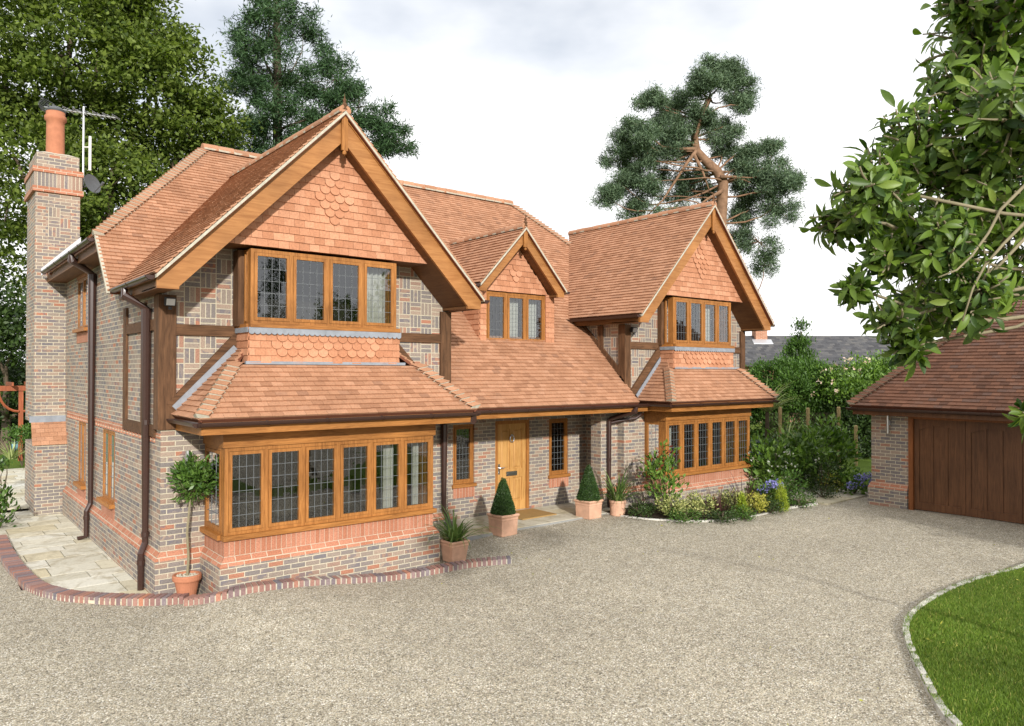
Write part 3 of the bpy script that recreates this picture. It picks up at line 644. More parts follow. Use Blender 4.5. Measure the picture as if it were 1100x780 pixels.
def window(px, py, pz, axis, wd, ht, n, cols=3, rows=6, sill=True, curt=(), flip=1, deep=1.1, name='window', fr=0.05, cas=0.05, room=True, mats='z', sillw=0.06, blind=False, frame_mat=None, rw0=0.10):
    """oak casement window. axis 'x': faces -Y, u runs +X. axis 'y': faces -X, u runs +Y (w runs inward)"""
    if axis == 'x': T = lambda u, v, w: (px+u, py+w, pz+v)
    else: T = lambda u, v, w: (px+w*flip, py+u, pz+v)
    def bx(m, u0, u1, v0, v1, w0, w1):
        a, b = T(u0, v0, w0), T(u1, v1, w1); m.box(min(a[0], b[0]), max(a[0], b[0]), min(a[1], b[1]), max(a[1], b[1]), min(a[2], b[2]), max(a[2], b[2]))
    f = MB(); bx(f, 0, wd, 0, fr, 0.0, 0.10); bx(f, 0, wd, ht-fr, ht, 0.0, 0.10)
    bx(f, 0, fr, fr, ht-fr, 0.0, 0.10); bx(f, wd-fr, wd, fr, ht-fr, 0.0, 0.10)
    lw = (wd-fr*(n+1))/n; pn = MB(); ld = MB()
    o = None
    for i in range(n):
        u0 = fr+i*(lw+fr); u1 = u0+lw
        if i: bx(f, u0-fr, u0, fr, ht-fr, 0.0, 0.10)
        v0, v1 = fr, ht-fr; g_ = 0.004; k = -0.008
        bx(f, u0+g_, u1-g_, v0+g_, v0+cas, k, 0.055); bx(f, u0+g_, u1-g_, v1-cas, v1-g_, k, 0.055)
        bx(f, u0+g_, u0+cas, v0+cas, v1-cas, k, 0.055); bx(f, u1-cas, u1-g_, v0+cas, v1-cas, k, 0.055)
        a, b, c, d = u0+cas, u1-cas, v0+cas, v1-cas
        pn.face([T(a, c, 0.014), T(b, c, 0.014), T(b, d, 0.014), T(a, d, 0.014)])
        for j in range(1, cols): uu = a+(b-a)*j/cols; bx(ld, uu-0.0032, uu+0.0032, c, d, 0.009, 0.0135)
        for j in range(1, rows): vv = c+(d-c)*j/rows; bx(ld, a, b, vv-0.0032, vv+0.0032, 0.0093, 0.0132)
    o = obj(name, f, frame_mat or ('oakz' if mats == 'z' else 'oakx'), H)
    obj('pane', pn, 'glass', o); obj('leading', ld, 'came', o)
    if sill:
        s = MB(); bx(s, -0.03, wd+0.03, -0.055, 0.012, -sillw, 0.08); obj('sill', s, 'oakx' if axis == 'x' else 'oaky', o)
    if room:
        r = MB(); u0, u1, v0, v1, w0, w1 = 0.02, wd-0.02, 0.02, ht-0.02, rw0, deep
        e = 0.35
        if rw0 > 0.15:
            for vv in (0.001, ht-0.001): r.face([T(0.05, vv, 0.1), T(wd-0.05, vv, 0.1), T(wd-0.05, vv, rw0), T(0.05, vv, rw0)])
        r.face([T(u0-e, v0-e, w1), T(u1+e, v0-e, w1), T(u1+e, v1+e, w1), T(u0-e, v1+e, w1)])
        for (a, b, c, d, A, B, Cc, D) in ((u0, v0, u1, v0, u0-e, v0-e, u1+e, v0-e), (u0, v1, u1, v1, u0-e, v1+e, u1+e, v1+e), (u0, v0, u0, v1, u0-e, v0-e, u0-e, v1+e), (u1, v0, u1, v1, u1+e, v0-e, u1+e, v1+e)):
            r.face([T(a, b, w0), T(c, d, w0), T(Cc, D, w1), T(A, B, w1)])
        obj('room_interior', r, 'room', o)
    for (c0, c1, vlow) in curt:
        c = MB(); k = 28; top = []; bot = []
        for i in range(k+1):
            u = c0+(c1-c0)*i/k; ww = 0.22+0.035*math.sin(i*1.35)+0.012*math.sin(i*3.1)
            top.append(T(u, ht-0.03, ww)); bot.append(T(u, vlow, ww+0.01))
        ti, bi = c.pts(top), c.pts(bot)
        for i in range(k): c.fi([bi[i], bi[i+1], ti[i+1], ti[i]])
        obj('curtain', c, 'curtain', o, smooth=True)
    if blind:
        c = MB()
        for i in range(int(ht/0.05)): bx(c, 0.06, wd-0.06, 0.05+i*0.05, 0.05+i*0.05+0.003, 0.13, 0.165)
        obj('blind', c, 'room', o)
    return o

# main slopes ------------------------------------------------------------------
mz = lambda y: y-8.5
XL = 2.42; RX = 13.3
S2 = math.sqrt(0.5)
ex = [((9.3, 12.5, mz(12.5)), (11.15, 13.6, mz(13.6)))]
roof([(XL, 13.0, mz(13.0)), (7.78, 13.0, mz(13.0)), (7.78, 16.5, 8.0), (4.92, 16.5, 8.0), (XL, 14.0, 5.5)], 11)
roof([(7.78, 11.08, mz(11.08)), (12.6, 11.08, mz(11.08)), (12.6, 16.5, 8.0), (7.78, 16.5, 8.0)], 12, exclude_xy=ex)
roof([(12.6, 12.95, mz(12.95)), (16.85, 12.95, mz(12.95)), (RX, 16.5, 8.0), (12.6, 16.5, 8.0)], 13)
roof([(XL, 22.0, 5.5), (XL, 14.0, 5.5), (4.92, 16.5, 8.0), (4.92, 19.5, 8.0)], 14)
rb = roof([(13.3, 16.5, 8.0), (15.9, 13.9, 5.4), (15.9, 19.1, 5.4)][1:]+[(13.3, 16.5, 8.0)], 15, tiles=False)
roof([(15.9, 19.1, 5.4), (XL, 19.1, 5.4), (4.92, 16.5, 8.0), (13.3, 16.5, 8.0)], 16, tiles=False)
rd = bpy.data.objects['roof']
ridge((4.85, 16.5, 8.03), (13.32, 16.5, 8.03), rd)
bonnets((XL, 14.0, 5.5), (4.88, 16.46, 7.98), (S2, 0, 0), (0, 1, 0), rd) if False else None
bonnets((XL, 14.0, 5.52), (4.86, 16.44, 7.97), (0, 1, 0), (1, 0, 0), rd)
bonnets((15.9, 13.9, 5.42), (13.34, 16.46, 7.97), (-1, 0, 0), (0, 1, 0), rd)
# mortared verge down the end of the front slope
m = MB(); m.prism([(XL-0.012, 13.0, 4.47), (XL-0.012, 14.0, 5.47), (XL-0.012, 14.0, 5.53), (XL-0.012, 13.0, 4.53)], (0.05, 0, 0)); obj('verge_mortar', m, 'mortar', rd)

# gable wings ------------------------------------------------------------------
def gable_wing(xl, xr, ze, xc, zt, yv, ybarge, yback, zfoot, seed, yeave_l, yeave_r, inner=0.29, fin=True, dorm=False):
    """two slopes from eaves (xl, xr at height ze) to a ridge (xc, zt), verge at yv, bargeboard face ybarge"""
    yb = lambda z: min(yback, z+8.5)
    ra = roof([(xl, max(yeave_l, yb(ze)), ze), (xl, yv, ze), (xc, yv, zt), (xc, yb(zt), zt)], seed)
    rb_ = roof([(xr, yv, ze), (xr, max(yeave_r, yb(ze)), ze), (xc, yb(zt), zt), (xc, yv, zt)], seed+1)
    ridge((xc, yv+0.012, zt+0.012), (xc, yb(zt)-0.05, zt+0.012), ra, rad=0.10)
    for sx, xo in ((1, xl), (-1, xr)):
        m_ = (zt-ze)/abs(xc-xo); dz = 0.055
        # verge mortar bed under the tile edge
        v = MB(); nrm = 0.045
        v.prism([(xo+sx*0.01, yv-0.006, ze-0.058), (xc, yv-0.006, zt-0.058), (xc, yv-0.006, zt-0.008), (xo+sx*0.01, yv-0.006, ze-0.008)], (0, 0.10, 0)); obj('verge_mortar', v, 'mortar', ra)
        # bargeboard with a boxed foot
        wv = inner*math.sqrt(1+m_*m_)
        x0 = xo+sx*0.03; zt2 = ze-dz+0.03*m_; xi = x0+sx*inner*0.98
        zi = ze-dz+(abs(xi-xo))*m_-wv
        zi = max(zi, zfoot+0.02)
        xi2 = xo+sx*((zi+wv-ze+dz)/m_)
        P = [(x0, ybarge, zfoot), (x0, ybarge, zt2), (xc-sx*0.0, ybarge, zt-dz), (xc, ybarge, zt-dz-wv), (xi2, ybarge, zi), (xi2, ybarge, zfoot)]
        b = MB(); b.prism(P, (0, 0.05, 0)); bo = obj('bargeboard', b, 'barge', H, recalc=True)
        # thin capping mould along the top of the board
        cp = MB(); cp.prism([(x0, ybarge-0.018, zt2-0.02), (x0, ybarge-0.018, zt2+0.004), (xc, ybarge-0.018, zt-dz+0.004), (xc, ybarge-0.018, zt-dz-0.045)], (0, 0.017, 0)); obj('capping_mould', cp, 'oakx', bo, recalc=True)
        yield_b.append(bo)
        # soffit boards behind it
        s = MB(); yw = ybarge+0.05
        s.prism([(xi2-sx*0.02, yw, zi+0.03), (xc, yw, zt-dz-wv+0.05), (xc, yw, zt-dz-wv+0.02), (xi2-sx*0.02, yw, zi)], (0, (0.80 if not dorm else 0.36), 0))
        s.prism([(x0+sx*0.01, yw, zfoot+0.012), (xi2+sx*0.0, yw, zfoot+0.012), (xi2, yw, zi+0.01), (xi2-sx*0.02, yw, zi+0.01), (xi2-sx*0.02, yw, zfoot+0.03), (x0+sx*0.01, yw, zfoot+0.03)], (0, (0.80 if not dorm else 0.36), 0))
        obj('soffit', s, 'soffit', H, recalc=True)
    f = MB(); f.box(xc-0.05, xc+0.05, ybarge-0.055, ybarge-0.019, zt-0.62*(0.7 if dorm else 1), zt+0.02)
    f.lathe([(0.001, zt-0.70*(0.72 if dorm else 1)), (0.03, zt-0.68*(0.72 if dorm else 1)), (0.034, zt-0.65*(0.72 if dorm else 1)), (0.02, zt-0.62*(0.72 if dorm else 1))], (xc, ybarge-0.037, 0), 10)
    fo = obj('finial', f, 'oakz', H)
    f = MB(); f.lathe([(0.045, zt+0.02), (0.03, zt+0.05), (0.045, zt+0.09), (0.02, zt+0.13), (0.03, zt+0.17), (0.012, zt+0.19), (0.002, zt+0.28)], (xc, ybarge-0.037, 0), 10); obj('finial_spike', f, 'postz', fo)
    return ra
yield_b = []
gable_wing(2.55, 7.98, 4.56, 5.27, 7.32, 10.62, 10.70, 16.0, 4.37, 21, 13.0, 13.0)
gable_wing(12.28, 17.38, 4.52, 14.87, 7.24, 10.72, 10.80, 16.0, 4.34, 31, 13.0, 13.0)
gable_wing(8.93, 11.31, 5.05, 10.13, 6.32, 12.03, 12.10, 16.0, 4.90, 41, 13.4, 13.4, inner=0.19, dorm=True)

# eaves boxes and gutters of the wings
def eave_side(xw, xo, y0, y1, zb, zt):
    a, b = min(xw, xo), max(xw, xo); m = MB(); s = 1 if xo < xw else -1
    m.box(*sorted((xo+s*0.03, xo+s*0.055)), y0, y1, zb, zt); obj('fascia', m, 'soffit', H)
    m = MB(); m.box(*sorted((xo+s*0.055, xw)), y0, y1, zb+0.01, zb+0.03); obj('soffit', m, 'soffit', H)
eave_side(2.84, 2.56, 10.76, 13.02, 4.37, 4.54); eave_side(7.8, 7.97, 10.76, 12.95, 4.37, 4.54)
eave_side(12.58, 12.29, 10.86, 12.9, 4.34, 4.50); eave_side(17.17, 17.37, 10.86, 12.9, 4.34, 4.50)
eave_side(2.84, 2.43, 14.02, 22, 5.26, 5.46)
gutter((2.50, 10.70, 4.535), (2.50, 13.05, 4.535)); gutter((8.035, 13.05, 4.535), (8.035, 10.64, 4.535)); gutter((12.225, 10.76, 4.495), (12.225, 13.0, 4.495)); gutter((17.44, 13, 4.495), (17.44, 10.76, 4.495))
gutter((2.36, 14.0, 5.465), (2.36, 19.47, 5.465)); gutter((8.89, 12.05, 5.03), (8.89, 13.2, 5.03)); gutter((11.355, 13.2, 5.03), (11.355, 12.05, 5.03))

# walls ------------------------------------------------------------------------
def wall_x(poly, holes, y, mat, name='wall', depth=0.12):
    m = MB(); m.poly_holes(poly, holes, lambda a, b: (a, y, b))
    for h in holes:
        for i in range(len(h)): a, b = h[i-1], h[i]; m.face([(a[0], y, a[1]), (b[0], y, b[1]), (b[0], y+depth, b[1]), (a[0], y+depth, a[1])])
    return obj(name, m, mat, H)
def wall_y(poly, holes, x, mat, name='wall', depth=0.12):
    m = MB(); m.poly_holes(poly, holes, lambda a, b: (x, a, b))
    for h in holes:
        for i in range(len(h)): a, b = h[i-1], h[i]; m.face([(x, a[0], a[1]), (x, b[0], b[1]), (x+depth, b[0], b[1]), (x+depth, a[0], a[1])])
    return obj(name, m, mat, H)
def rc(a0, a1, b0, b1): return [(a0, b0), (a1, b0), (a1, b1), (a0, b1)]
w1 = (17.2, 18.06, 0.92, 2.22); w2 = (14.5, 15.56, 0.92, 2.20); uw = (17.0, 18.3, 4.12, 5.2)
wall_y([(11.5, -0.1), (22, -0.1), (22, 5.45), (13.96, 5.45), (13.0, 4.49), (11.5, 4.49)], [rc(*w1), rc(*w2), rc(*uw)], 2.84, 'brick')
wall_y([(11.5, -0.1), (12.65, -0.1), (12.65, 4.5), (11.5, 4.5)], [], 7.80, 'brick')
wall_y([(11.5, -0.1), (11.70, -0.1), (11.70, 2.5), (11.5, 2.5)], [], 12.56, 'brick')
wall_y([(11.5, 2.4), (13.2, 2.4), (13.2, 4.5), (11.5, 4.5)], [], 12.585, 'basket')
wall_y([(11.5, -0.1), (22, -0.1), (22, 5), (11.5, 4.5)], [], 17.17, 'brick')
wall_x([(2.84, -0.1), (7.8, -0.1), (7.8, 2.46), (2.84, 2.46)], [rc(3.55, 6.80, 0.7, 2.3)], 11.5, 'brick')
wall_x([(2.845, 2.46), (7.795, 2.46), (7.795, 4.5), (5.27, 7.08), (2.845, 4.5)], [rc(4.0, 6.42, 3.4, 5.1)], 11.5, 'basket')
wall_x([(12.56, -0.1), (17.17, -0.1), (17.17, 2.46), (12.56, 2.46)], [rc(13.36, 16.40, 0.7, 2.3)], 11.5, 'brick')
wall_x([(12.59, 2.46), (17.165, 2.46), (17.165, 4.45), (14.87, 7.0), (12.59, 4.45)], [rc(13.9, 16.2, 3.4, 5.0)], 11.5, 'basket')
wl = (8.70, 9.24, 0.93, 2.17); wr = (11.33, 11.93, 0.90, 2.19); dr = (9.79, 10.75, 0.22, 2.20)
wall_x([(7.8, -0.1), (13.5, -0.1), (13.5, 2.9), (7.8, 2.9)], [rc(*wl), rc(*wr), rc(*dr)], 12.65, 'brick', 'entrance_wall')
m = MB(); m.box(12.02, 12.555, 11.69, 12.0, -0.1, 2.56); obj('porch_pier', m, 'brick', H)
m = MB(); m.box(12.5, 12.74, 11.705, 12.645, -0.1, 2.9); obj('porch_return', m, 'brick', H)
m = MB(); m.box(7.8, 12.6, 11.14, 12.64, 2.40, 2.42); obj('porch_soffit', m, 'soffit', H)
m = MB(); m.box(2.9, 17.1, 21.9, 22.0, 0, 5.3); obj('rear_wall', m, 'brick', H)
# string course of dog-tooth red brick on the side wall
m = MB(); y = 11.8
while y < 19.4: m.box(2.822, 2.841, y, y+0.10, 2.215, 2.285); y += 0.215
m.box(2.828, 2.8405, 11.51, 19.45, 2.29, 2.36); obj('string_course', m, 'redbrick', H)
# plinths with chamfered red bricks
def plinth(path, zc=0.553, zt=0.675, out=0.085):
    """path: 2D polyline along the wall face with the outside on the right"""
    P = [np.array(p, float) for p in path]; n = len(P); nrm = []
    for a, b in zip(P, P[1:]): d = (b-a)/np.linalg.norm(b-a); nrm.append(np.array((d[1], -d[0])))
    O = []
    for i in range(n):
        if i == 0: O.append(P[0]+nrm[0]*out)
        elif i == n-1: O.append(P[-1]+nrm[-1]*out)
        else: O.append(P[i]+(nrm[i-1]+nrm[i])*out/(1+nrm[i-1].dot(nrm[i])))
    b = MB(); c = MB(); e = 0.004
    for i in range(n-1):
        p, q, a, d = P[i]+nrm[i]*e, P[i+1]+nrm[i]*e, O[i], O[i+1]
        b.face([(*a, -0.15), (*d, -0.15), (*d, zc), (*a, zc)])
        zm = (zc+zt)/2; pm, qm = (p+a)/2, (q+d)/2
        # two courses of chamfer bricks with a proud nosing
        am, dm = a+(p-a)*0.42, d+(q-d)*0.42
        c.face([(*a, zc), (*d, zc), (*dm, zm), (*am, zm)]); c.face([(*am, zm), (*dm, zm), (*q, zt), (*p, zt)])
    o = obj('plinth', b, 'brick', H); obj('plinth_chamfer', c, 'redbrick', o); return o
plinth([(2.84, 19.45), (2.84, 11.5), (3.455, 11.5), (3.455, 10.62), (6.90, 10.62), (6.90, 11.5), (7.8, 11.5), (7.8, 12.6)])
plinth([(12.56, 11.66), (12.56, 11.5), (13.26, 11.5), (13.26, 10.88), (16.52, 10.88), (16.52, 11.5), (17.1, 11.5)])
plinth([(12.02, 12.0), (12.02, 11.69), (12.56, 11.69)], out=0.04)

# lower bay windows --------------------------------------------------------------
def bay(x0, x1, yf, yw, zs, zh, ztop, nl, side):
    m = MB(); zc = 0.675
    m.box(x0, x1, yf, yf+0.1, 0.5, zs-0.05); m.box(x0, x0+0.1, yf+0.1, yw, 0.5, zs-0.05); m.box(x1-0.1, x1, yf+0.1, yw, 0.5, zs-0.05); obj('bay_base', m, 'soldier', H)
    o = window(x0, yf-0.002, zs, 'x', x1-x0, zh-zs, nl, 4, 6, name='bay_window', deep=2.2, sillw=0.07, fr=0.055, curt=side[0], rw0=yw-yf)
    window(x0-0.002, yf+0.10, zs, 'y', yw-yf-0.10, zh-zs, 1, 3, 6, name='bay_window', room=False, sillw=0.07)
    m = MB(); m.box(x1-0.1, x1, yf+0.1, yw, zs, zh); obj('bay_cheek', m, 'oakz', H)
    m = MB(); m.box(x0-0.028, x1+0.028, yf-0.03, yf+0.1, zh+0.002, ztop); m.box(x0-0.028, x0+0.1, yf+0.1, yw-0.005, zh+0.002, ztop); m.box(x1-0.1, x1+0.028, yf+0.1, yw-0.005, zh+0.002, ztop); obj('head_beam', m, 'oakx', H)
bay(3.455, 6.90, 10.62, 11.5, 0.955, 2.19, 2.41, 6, [[(2.62, 2.80, 0.05), (3.18, 3.28, 0.05)]])
bay(13.26, 16.52, 10.88, 11.5, 0.94, 2.16, 2.38, 6, [[(0.3, 0.44, 0.05), (2.15, 2.32, 0.05)]])

# skirt roofs over the bays --------------------------------------------------------
def skirt(xl, xr, ye, ze, yw, xa0, xa1, ya, za, k, seed, xr_wall):
    """hipped lean-to: front eave at ye between xl and xr; dies into the wall yw and under the upper bay (xa0..xa1, front ya, at height za)"""
    m_ = (za-ze)/(ya-ye)
    dx = (ya-ye)*m_/k
    fl = (xl+dx, ya, za); frt = (xr-dx, ya, za)
    zl = ze+k*(xa0-xl)
    r0 = roof([(xl, ye, ze), (xr, ye, ze), frt, fl], seed, name='bay_roof')
    zw = ze+k*(xa0-xl); zm = m_*(yw-ye)+ze
    # side slopes run on up to the wall
    hx = xl+(yw-ye)*m_/k
    roof([(xl, yw, ze), (xl, ye, ze), (fl[0], ya, za), (xa0+0.12, ya+(xa0+0.12-fl[0])*k/m_, za+(xa0+0.12-fl[0])*k), (xa0+0.12, yw, ze+k*(xa0+0.12-xl))], seed+1, name='bay_roof')
    roof([(xr, ye, ze), (xr, yw, ze), (xa1-0.12, yw, ze+k*(xr-xa1+0.12)), (xa1-0.12, ya+(frt[0]-xa1+0.12)*k/m_, za+(frt[0]-xa1+0.12)*k), (frt[0], ya, za)], seed+2, name='bay_roof')
    bonnets((xl, ye, ze+0.02), (fl[0], ya, za+0.03), (0, 1, 0), (1, 0, 0), r0); bonnets((xr, ye, ze+0.02), (frt[0], ya, za+0.03), (-1, 0, 0), (0, 1, 0), r0)
    m = MB(); m.box(xa0-0.02, xa1+0.02, ya-0.025, ya+0.03, za+0.02, za+0.065)
    m.beam((xl+0.03, yw-0.05, ze+0.10), (xa0, yw-0.05, ze+0.07+k*(xa0-xl)), (0, 0.02, 0), (-0.07, 0, 0.07)); m.beam((xr-0.03, yw-0.05, ze+0.10), (xa1, yw-0.05, ze+0.07+k*(xr-xa1)), (0, 0.02, 0), (0.07, 0, 0.07))
    obj('lead_flashing', m, 'lead', r0)
    m = MB(); m.box(xl+0.05, xr-0.05, ye+0.045, ye+0.07, ze-0.21, ze-0.035); m.box(xl+0.05, xl+0.07, ye+0.07, yw-0.01, ze-0.21, ze-0.035); m.box(xr-0.07, xr-0.05, ye+0.07, yw-0.01, ze-0.21, ze-0.035); obj('fascia', m, 'oakx', H)
    m = MB(); m.box(xl+0.07, xr-0.07, ye+0.07, yw-0.01, ze-0.20, ze-0.18); obj('soffit', m, 'oakx', H)
    gutter((xl-0.02, ye-0.02, ze-0.045), (xr+0.02, ye-0.02, ze-0.045)); gutter((xl-0.02, yw-0.02, ze-0.045), (xl-0.02, ye-0.02, ze-0.045)); gutter((xr+0.02, ye-0.02, ze-0.045), (xr+0.02, yw-0.02, ze-0.045))
    return r0
skirt(2.98, 7.50, 10.20, 2.62, 11.49, 3.88, 6.53, 10.97, 3.345, 1.03, 51, 7.8)
skirt(12.90, 16.98, 10.42, 2.60, 11.49, 13.82, 16.3, 11.07, 3.315, 1.03, 61, 17.17)
# porch eave
gutter((7.50, 11.03, 2.545), (12.92, 11.03, 2.545))
m = MB(); m.box(7.5, 12.9, 11.10, 11.125, 2.385, 2.54); obj('fascia', m, 'oakx', H)

# upper bays, aprons and tile hung gables --------------------------------------------
def scallop_strip(m, x0, x1, y, zt, h, pitch=0.085):
    n = max(1, round((x1-x0)/pitch)); p = (x1-x0)/n
    for i in range(n):
        a = x0+i*p; r = p/2
        m.prism([(a, y, zt), (a+p, y, zt), (a+p, y, zt-h)]+[(a+r+r*math.cos(t), y, zt-h-r*0.8*math.sin(t)) for t in [math.pi*j/6 for j in range(1, 6)]]+[(a, y, zt-h)], (0, 0.006, 0))
def upper_bay(x0, x1, yf, yw, zb, zs, zh, n, orn, cols, rows, curt, seed):
    t = MB(); v = 0.112
    tile_field(t, (x0-0.03, yf-0.03, zb+0.04), (1, 0, 0), (0, 0, 1), rc(0, x1-x0+0.06, 0, zs-zb-0.10), v, 0.165, 0.026, 0.06, scallop=orn, seed=seed, gap=0.004)
    o = obj('apron_tiles', t, 'hung', H)
    t = MB(); tile_field(t, (x0-0.03, yw, zb+0.04), (0, -1, 0), (0, 0, 1), rc(0, yw-yf+0.03, 0, zs-zb-0.10), v, 0.165, 0.026, 0.06, seed=seed+1, gap=0.004); obj('apron_tiles', t, 'hung', H)
    t = MB(); tile_field(t, (x1+0.03, yf-0.03, zb+0.04), (0, 1, 0), (0, 0, 1), rc(0, yw-yf+0.03, 0, zs-zb-0.10), v, 0.165, 0.026, 0.06, seed=seed+2, gap=0.004); obj('apron_tiles', t, 'hung', H)
    m = MB(); m.box(x0-0.025, x1+0.025, yf-0.025, yw-0.005, zb-0.35, zs-0.07); obj('apron_core', m, 'deck', H)
    m = MB(); scallop_strip(m, x0-0.05, x1+0.05, yf-0.082, zs-0.055, 0.068); m.box(x0-0.068, x0-0.06, yf-0.08, yw-0.01, zs-0.13, zs-0.055); m.box(x1+0.05, x1+0.055, yf-0.06, yw-0.01, zs-0.13, zs-0.055); obj('lead_flashing', m, 'lead', H, recalc=True)
    window(x0, yf, zs, 'x', x1-x0, zh-zs, n, cols, rows, curt=curt, sillw=0.09, deep=1.3, rw0=yw-yf)
    window(x0-0.002, yf+0.10, zs, 'y', 0.17, zh-zs, 1, 1, rows, room=False, sill=False, fr=0.03, cas=0.02)
    m = MB(); m.box(x0-0.09, x0+0.02, yf+0.275, yw, zs-0.03, zh); obj('timber_post', m, 'postz', H)
    m = MB(); m.box(x0-0.06, x0+0.05, yf+0.0, yw-0.005, zs-0.055, zs-0.004); obj('sill_return', m, 'oaky', H)
    m = MB(); m.box(x1-0.1, x1, yf+0.1, yw, zs, zh); obj('bay_cheek', m, 'oakz', H)
def gable_tiles(x0, x1, xc, zb, zt, y, yw, orn, seed, gauge=0.118):
    t = MB(); hw = max(xc-x0, x1-xc)
    poly = [(x0-x0, 0), (x1-x0, 0), (xc-x0, zt-zb)]
    tile_field(t, (x0, y, zb), (1, 0, 0), (0, 0, 1), poly, gauge, 0.165, 0.028, 0.06, scallop=orn, seed=seed, gap=0.004)
    # bottom course tilts out on a fillet
    m = MB(); m.prism([(x0-0.02, y+0.004, zb), (x1+0.02, y+0.004, zb), (xc, y+0.004, zt)], (0, yw-y-0.01, 0)); o = obj('gable_core', m, 'soffit', H, recalc=True); obj('gable_tiles', t, 'hung', o)
def diamond(rc_, cc, hr):
    def f(r, c):
        off = 0.5 if r % 2 else 0.0
        d = abs(r-rc_); w = (hr-d)/2.0
        return d < hr and abs(c+0.5+off-cc) < w
    return f
upper_bay(3.94, 6.40, 11.0, 11.5, 3.345, 3.965, 5.08, 4, lambda r, c: 1 <= r <= 3 and 2 <= c <= 12, 4, 5, [(1.90, 2.38, 0.05)], 71)
upper_bay(13.80, 16.05, 11.1, 11.5, 3.315, 3.905, 5.0, 4, lambda r, c: 1 <= r <= 3 and 2 <= c <= 11, 4, 5, [(1.2, 1.7, 0.05)], 81)
gable_tiles(3.52, 7.06, 5.27, 5.12, 6.93, 10.98, 11.5, diamond(7, 10.55, 4), 72)
gable_tiles(13.42, 16.52, 14.90, 5.03, 6.84, 11.08, 11.5, diamond(7, 8.97, 4), 82)
# dormer --------------------------------------------------------------------------
gable_tiles(9.22, 11.04, 10.13, 4.955, 5.98, 12.40, 12.8, diamond(3, 5.5, 2), 92)
window(9.35, 12.42, 3.87, 'x', 1.65, 1.07, 3, 4, 5, curt=[(0.62, 1.05, 0.05), (1.12, 1.58, 0.05)], deep=0.9, sillw=0.05)
m = MB(); m.box(9.21, 9.35, 12.43, 13.4, 3.5, 4.97); m.box(11.0, 11.24, 12.43, 13.4, 3.5, 4.97); m.box(9.35, 11.0, 12.43, 12.5, 3.5, 3.80); mo_ = obj('dormer_cheek', m, 'deck', H)
t = MB()
tile_field(t, (9.19, 12.41, 3.68), (1, 0, 0), (0, 0, 1), rc(0, 0.16, 0, 1.28), 0.112, 0.165, 0.026, 0.06, seed=3, gap=0.004)
tile_field(t, (11.0, 12.41, 3.68), (1, 0, 0), (0, 0, 1), rc(0, 0.25, 0, 1.28), 0.112, 0.165, 0.026, 0.06, seed=4, gap=0.004)
tile_field(t, (9.35, 12.41, 3.68), (1, 0, 0), (0, 0, 1), rc(0, 1.65, 0, 0.112), 0.112, 0.165, 0.02, 0.02, seed=5, gap=0.004)
tile_field(t, (9.19, 13.9, 3.68), (0, -1, 0), (0, 0, 1), [(1.49, 0.22), (1.49, 1.32), (0.12, 1.32)], 0.112, 0.165, 0.026, 0.06, seed=6, gap=0.004)
tile_field(t, (11.25, 12.41, 3.68), (0, 1, 0), (0, 0, 1), [(0, 0.22), (1.37, 1.32), (0, 1.32)], 0.112, 0.165, 0.026, 0.06, seed=7, gap=0.004)
obj('cheek_tiles', t, 'hung', mo_)
m = MB(); scallop_strip(m, 9.36, 10.99, 12.365, 3.835, 0.06); m.box(9.15, 11.28, 12.33, 12.42, 3.60, 3.672); obj('lead_flashing', m, 'lead', H, recalc=True)

# timber frame ------------------------------------------------------------------------
def timber(name, m, mat='postz'): return obj(name, m, mat, H)
m = MB(); m.box(2.79, 3.03, 11.455, 11.72, 2.42, 4.36); timber('timber_post', m)
m = MB(); m.box(7.60, 7.83, 11.455, 11.7, 2.7, 4.36); timber('timber_post', m)
m = MB(); m.box(12.545, 12.74, 11.455, 11.66, 2.62, 4.33); timber('timber_post', m)
m = MB(); m.box(17.0, 17.2, 11.455, 11.7, 2.7, 4.33); timber('timber_post', m)
m = MB(); m.box(3.03, 3.87, 11.465, 11.52, 3.785, 3.945); timber('timber_beam', m, 'postx')
m = MB(); m.box(6.46, 7.60, 11.465, 11.52, 3.785, 3.945); timber('timber_beam', m, 'postx')
m = MB(); m.box(12.74, 13.73, 11.465, 11.52, 3.785, 3.945); timber('timber_beam', m, 'postx')
m = MB(); m.box(16.1, 17.0, 11.465, 11.52, 3.75, 3.91); timber('timber_beam', m, 'postx')
def brace(p, q, wdt=0.2): m = MB(); p, q = Vector(p), Vector(q); d = (q-p).normalized(); m.beam(p, q, (0, 0.06, 0), d.cross(Vector((0, 1, 0)))*wdt); return timber('timber_brace', m, 'postx')
brace((2.98, 11.475, 2.72), (3.95, 11.475, 3.78)); brace((7.55, 11.475, 2.75), (6.55, 11.475, 3.78)); brace((12.75, 11.475, 2.72), (13.78, 11.475, 3.80), 0.17); brace((17.05, 11.475, 2.7), (16.1, 11.475, 3.7), 0.17)
# frame panel on the side wall next to the corner
m = MB(); m.box(2.80, 2.85, 11.72, 13.75, 2.30, 2.47); timber('timber_beam', m, 'postx')
m = MB(); m.box(2.805, 2.85, 11.72, 13.6, 3.86, 4.02); timber('timber_beam', m, 'postx')
m = MB(); m.box(2.80, 2.85, 13.55, 13.75, 2.47, 4.30); timber('timber_post', m)
m = MB(); m.box(2.803, 2.85, 12.33, 12.55, 2.47, 4.30); timber('timber_post', m)
